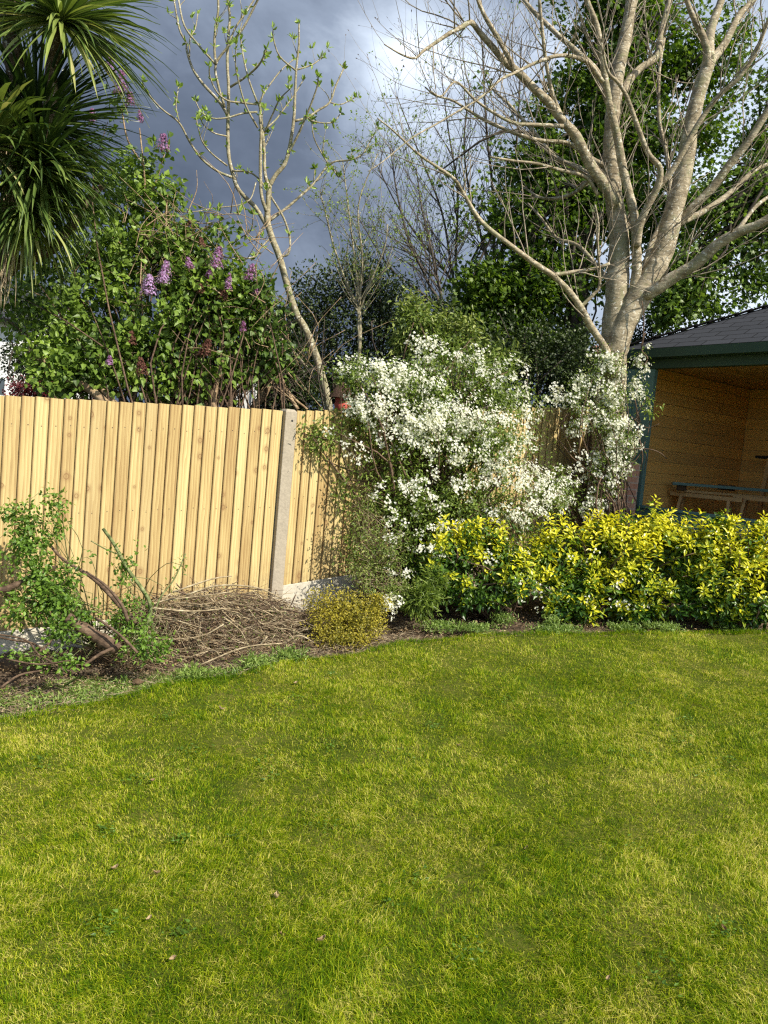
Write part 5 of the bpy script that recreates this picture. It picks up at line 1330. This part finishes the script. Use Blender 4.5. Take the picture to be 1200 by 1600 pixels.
tubes('cane', [lim([(161, 826), (178, 850), (200, 890), (222, 920), (235, 945), (232, 975)], 5.45, 5.4, 5, 7), lim([(142, 845), (165, 858), (190, 868)], 5.4, 5.4, 2, 2), lim([(290, 865), (272, 905), (250, 935), (235, 975)], 5.6, 5.4, 2, 3)], M['stem_green'], rr_, 7)

# ------------------------------------------------------------------ BRUSH PILE
bb = G(330, 1030); pc = P(340, 1000, 5.9)
bpile = thing('brush_pile', (pc[0], pc[1], zg(pc[0], pc[1])), 'heap of dry cut stems and prunings piled against the fence', 'brush pile')


def pile_pt(u_, v_):
    """u along px 190..470, v 0..1 height"""
    px_ = 185 + 300 * u_; top_ = 1002 - 72 * max(0.0, math.sin(math.pi * min(.86, max(0, (u_ * .78 + .10))))) ** .8 - 6; bot_ = 1056 - 26 * u_
    D_ = 5.15 + 1.05 * u_
    return px_, bot_ + (top_ - bot_) * v_, D_ + 0.35 * v_


st_a, st_b = [], []
for i_ in range(2000):
    u_ = rng.random() ** .9; v_ = rng.random() ** .75; x_, y_, D_ = pile_pt(u_, v_ * .96); D_ += rng.uniform(-.12, .2)
    L_ = rng.uniform(25, 120); an = rng.normal() * .6 + (0 if rng.random() < .6 else 1.2); cv = rng.uniform(-18, 18)
    pts = [(x_ - L_ / 2 * math.cos(an), y_ - L_ / 2 * math.sin(an) * .5 + rng.normal() * 5), (x_ + rng.normal() * 8, y_ + cv * .5 - 3), (x_ + L_ / 2 * math.cos(an), y_ + L_ / 2 * math.sin(an) * .5)]
    pts = [(a, min(b2, 1062 - 0.1 * (a - 180))) for a, b2 in pts]
    w_ = rng.choice([0.8, 1.4, 2.1, 3.2], p=[.66, .24, .08, .02])
    (st_a if rng.random() < .52 else st_b).append(lim(pts, D_ - rng.uniform(-.1, .1), D_ + rng.uniform(-.1, .1), w_, w_ * .6, 4))
for pts in ([(232, 978), (236, 992), (250, 998), (285, 998), (320, 992), (350, 975)], [(210, 960), (250, 940), (310, 932), (360, 925)], [(290, 930), (340, 915), (400, 918), (440, 935)], [(350, 965), (375, 985), (388, 1010)], [(240, 950), (300, 955), (360, 950)], [(310, 1040), (380, 1012), (440, 1005)], [(270, 925), (330, 905), (362, 900)]):
    st_a.append(lim(pts, 5.4, 5.6, 3.0, 2.0, 5))
tubes('dry_stems', st_a, M['stem_dry'], bpile, 5); tubes('brown_stems', st_b, M['stem_brown'], bpile, 5)
pp_ = []
for _ in range(7500):
    x_, y_, D_ = pile_pt(rng.random() ** .95, rng.random() ** .9 * .92); pp_.append(P(x_ + rng.normal() * 6, y_ + rng.normal() * 3, D_ + rng.uniform(-.1, .25)))
pp_ = np.array(pp_); pp_[:, 2] = np.maximum(pp_[:, 2], zg(pp_[:, 0], pp_[:, 1]) - .01)
n_ = len(pp_); leaves('dry_leaves', M['dead'], bpile, pp_, rng.normal(size=(n_, 3)), rng.normal(size=(n_, 3)), rng.uniform(.012, .035, n_), rng.uniform(.008, .02, n_), LEAF)
ii = rng.choice(n_, 1700); q_ = pp_[ii] + rng.normal(size=(1700, 3)) * .03
leaves('green_leaves', M['weed'], bpile, q_, rng.normal(size=(1700, 3)), leaf_normals(1700), rng.uniform(.015, .03, 1700), rng.uniform(.01, .018, 1700), LEAF, rng.random(1700) * .7)


# ------------------------------------------------------------------ litter, weeds, pebbles
def bed_xy(n, dmin=0.0, dmax=1.2, x0=-3.2, x1=4.6, pw_=1.6):
    x = rng.uniform(x0, x1, n); y = yb(x) + dmin + (dmax - dmin) * rng.random(n) ** pw_; return x, y


x, y = bed_xy(16000, -0.05, 1.4, -3.4, 4.8); z = zg(x, y) - .03 + np.clip(y - yb(x), 0, 1) * .06 + rng.uniform(0, .02, len(x)); n_ = len(x)
tag(leaves('leaf_litter', M['dead'], None, np.stack([x, y, z], -1), rng.normal(size=(n_, 3)) * np.array([1, 1, .25]), np.array([0, 0, 1]) + rng.normal(size=(n_, 3)) * .4, rng.uniform(.008, .036, n_), rng.uniform(.005, .018, n_), LEAF, rng.random(n_) ** 1.2),
    'brown leaf litter and bark scraps on the flower bed', 'leaf litter', None, 'stuff')
# fine strands of straw lying on the bed
sx_, sy_ = bed_xy(1500, 0, .9, -3.0, .4); ln = []
for a, b2 in zip(sx_, sy_):
    an = rng.uniform(0, 3.14); L_ = rng.uniform(.03, .14); z_ = zg(a, b2) + rng.uniform(-.01, .02); d = np.array([math.cos(an), math.sin(an), rng.normal() * .12]) * L_
    ln.append((np.array([[a, b2, z_], [a, b2, z_] + d * .5 + rng.normal(size=3) * .006, [a, b2, z_] + d]), np.array([.0016, .0016, .001])))
tag(tubes('straw', ln, M['stem_dry'], None, 3), 'pale dry straw scattered on the soil along the lawn edge', 'straw', None, 'stuff')

# weed grass bed at left corner, and tufts along the edge
n_ = 26000; x = rng.uniform(-3.6, -0.9, n_); t_ = rng.random(n_); dmx = np.interp(x, [-3.6, -2.4, -1.6, -0.9], [1.1, .85, .45, .12])
y = yb(x) + .03 + dmx * t_; dn = vnoise(x, y, 5, 9) * .6 + vnoise(x, y, 15, 10) * .4; kp = rng.random(n_) < np.clip((dn - .30) * 4, 0, 1) * (t_ > .06); x, y = x[kp], y[kp]; n_ = len(x)
blades('weed_grass', x, y, rng.uniform(.02, .07, n_), rng.uniform(.003, .008, n_), M['weed'], rng.random(n_), zg(x, y) - .045, 2.2, 'rough paler weedy grass between the lawn and the left fence')
wd = []
n2 = 9000; x = rng.uniform(-3.6, -0.9, n2); t_ = rng.random(n2); y = yb(x) + .03 + np.interp(x, [-3.6, -2.4, -1.6, -0.9], [1.0, .8, .42, .1]) * t_
dn = vnoise(x, y, 6, 19) * .5 + vnoise(x, y, 17, 20) * .5; kk = dn > .46; x, y = x[kk], y[kk]; n2 = len(x)
wd.append(np.stack([x, y, zg(x, y) - .04 + rng.random(n2) * .05, rng.random(n2)], -1))
for (cx, cy, s_, h2) in ((690, 983, 26, .05), (785, 975, 16, .09), (740, 985, 26, .04), (860, 980, 10, .10), (1040, 984, 18, .05), (975, 984, 20, .04), (1150, 982, 26, .04), (1010, 978, 12, .05), (400, 1040, 24, .05), (450, 1030, 24, .06), (300, 1058, 20, .05), (870, 985, 30, .03)):
    c = G(cx, cy); n2 = int(26 * s_); s_m = s_ * c[1] / F
    xx = c[0] + rng.normal(size=n2) * s_m * .6; yy = c[1] + rng.normal(size=n2) * .06; wd.append(np.stack([xx, yy, zg(xx, yy) + rng.random(n2) * h2, rng.random(n2)], -1))
wd = np.vstack(wd); n2 = len(wd)
tag(leaves('weeds', M['weed'], None, wd[:, :3], unit(rng.normal(size=(n2, 3)) + np.array([0, 0, .5])), leaf_normals(n2), rng.uniform(.02, .05, n2), rng.uniform(.006, .016, n2), LEAF, wd[:, 3] * .7), 'small green weeds along the back edge of the lawn', 'weeds', None, 'stuff')

# ragged longer grass overhanging the edge
n_ = 9000; x = rng.uniform(-3.6, 5.0, n_); y = yb(x) - np.abs(rng.normal(size=n_)) * .03
blades('edge_grass', x, y, rng.uniform(.02, .055, n_), rng.uniform(.002, .004, n_), M['grass'], rng.random(n_) * .6, None, 1.0, 'longer green grass fringing the lawn edge')

# broad leaved clover and daisies' rosettes in the turf
cl_ = []
for _ in range(46):
    D_ = rng.uniform(2.2, 6.0); cx = rng.uniform(-.5, .55) * D_
    if D_ > yb(cx) - .3: continue
    m_ = rng.integers(14, 46); rr2 = rng.uniform(.02, .07); xx = cx + rng.normal(size=m_) * rr2; yy = D_ + rng.normal(size=m_) * rr2
    cl_.append(np.stack([xx, yy, zg(xx, yy) + bump(xx, yy) + rng.uniform(.008, .03, m_), rng.random(m_) * .6], -1))
cl_ = np.vstack(cl_); m_ = len(cl_); a_ = rng.uniform(0, 6.28, m_)
tag(leaves('clover', M['rose'], None, cl_[:, :3], np.stack([np.cos(a_), np.sin(a_), .35 * np.ones(m_)], -1), np.array([0, 0, 1.0]) + rng.normal(size=(m_, 3)) * .3, rng.uniform(.009, .022, m_), rng.uniform(.007, .014, m_), HEART, cl_[:, 3]),
    'small dark green clover patches scattered through the lawn', 'clover', None, 'stuff')

# pale rounded stones in the bed by the fence
for (sx_, sy_, r_, lab) in ((215, 1066, .03, 'small flat brown stone half sunk in the lawn edge below the brush pile'), (440, 930, .07, 'pale stone at the foot of the concrete fence post')):
    c = G(sx_, sy_); V = unit(rng.normal(size=(160, 3)));
    import bmesh
    bm = bmesh.new(); bmesh.ops.create_icosphere(bm, subdivisions=3, radius=1)
    for v in bm.verts:
        q = np.array(v.co); k_ = 1 + .12 * math.sin(q[0] * 4 + 1) + .1 * math.sin(q[1] * 5) + .05 * math.sin(q[2] * 9); v.co = Vector(q * k_ * r_ * np.array([1.4, 1, .55]))
    me = bpy.data.meshes.new('stone'); bm.to_mesh(me); bm.free(); o = link('stone', me, M['gravel'] if r_ > .05 else M['oldwood'], None, True); o.location = (c[0], c[1], c[2] + r_ * .1); tag(o, lab, 'stone')

# fallen leaves on the lawn, each its own thing
FL = [(432, 1403, .055, 'large curled brown dead leaf near the lawn middle', 'dead'), (180, 1357, .04, 'pale grey dead leaf on the left of the lawn', 'dead'), (245, 1365, .04, 'tan dead leaf to the right of the pale grey one', 'dead'), (233, 1436, .032, 'small cream petal like leaf lower left on the lawn', 'dead'),
      (440, 1462, .03, 'small brown leaf below the large curled leaf', 'dead'), (503, 1470, .045, 'narrow tan leaf lying beside the small brown leaf', 'dead'), (270, 1497, .035, 'pale leaf lowest on the left half of the lawn', 'dead'), (1130, 1450, .036, 'orange brown leaf at the lower right of the lawn', 'dead'),
      (716, 1165, .03, 'small grey leaf high on the right centre lawn', 'dead'), (924, 1082, .03, 'dark leaf on the far lawn before the golden shrubs', 'dead'), (238, 1220, .035, 'pinkish tan leaf on the left lawn', 'dead'), (345, 1108, .05, 'flat pale leaf near the top left of the lawn', 'dead'), (462, 1068, .045, 'whitish leaf by the lawn edge below the low golden shrub', 'dead'), (823, 1325, .03, 'round pale leaf in the middle right of the lawn', 'dead'), (950, 1530, .03, 'pale speck of leaf at the lower right foreground', 'dead')]
for i_, (fx, fy, s_, lab, mk) in enumerate(FL):
    s_ *= .7; c = G(fx, fy, .014); nseg = 6; V = []; Q = []
    for a in range(nseg + 1):
        t_ = a / nseg; w_ = s_ * .27 * math.sin(math.pi * min(.97, t_ * .92 + .06)) ** .8
        for b2 in (-1, -.5, 0, .5, 1): V.append(((t_ - .5) * s_, b2 * w_, .35 * s_ * (abs(b2) ** 2) * .9 + .9 * s_ * (t_ - .5) ** 2 + .05 * s_ * math.sin(t_ * 9 + b2 * 2) + rng.normal() * .0008))
    for a in range(nseg):
        for b2 in range(4): q = a * 5 + b2; Q.append((q, q + 1, q + 6, q + 5))
    rv = [.7, .75, .6, .85, .35, .55, .7, .45, .6, .15, .55, .8, .85, .7, .7][i_]
    me = mesh_np('fallen_leaf', np.array(V), np.array(Q), None, {'r': np.full(len(V), rv)}); o = link('fallen_leaf', me, M['dead'], None, True)
    o.location = tuple(c); o.rotation_euler = (rng.normal() * .3, rng.normal() * .3, rng.uniform(0, 6.28)); tag(o, lab, 'fallen leaf', 'fallen leaves on the lawn')
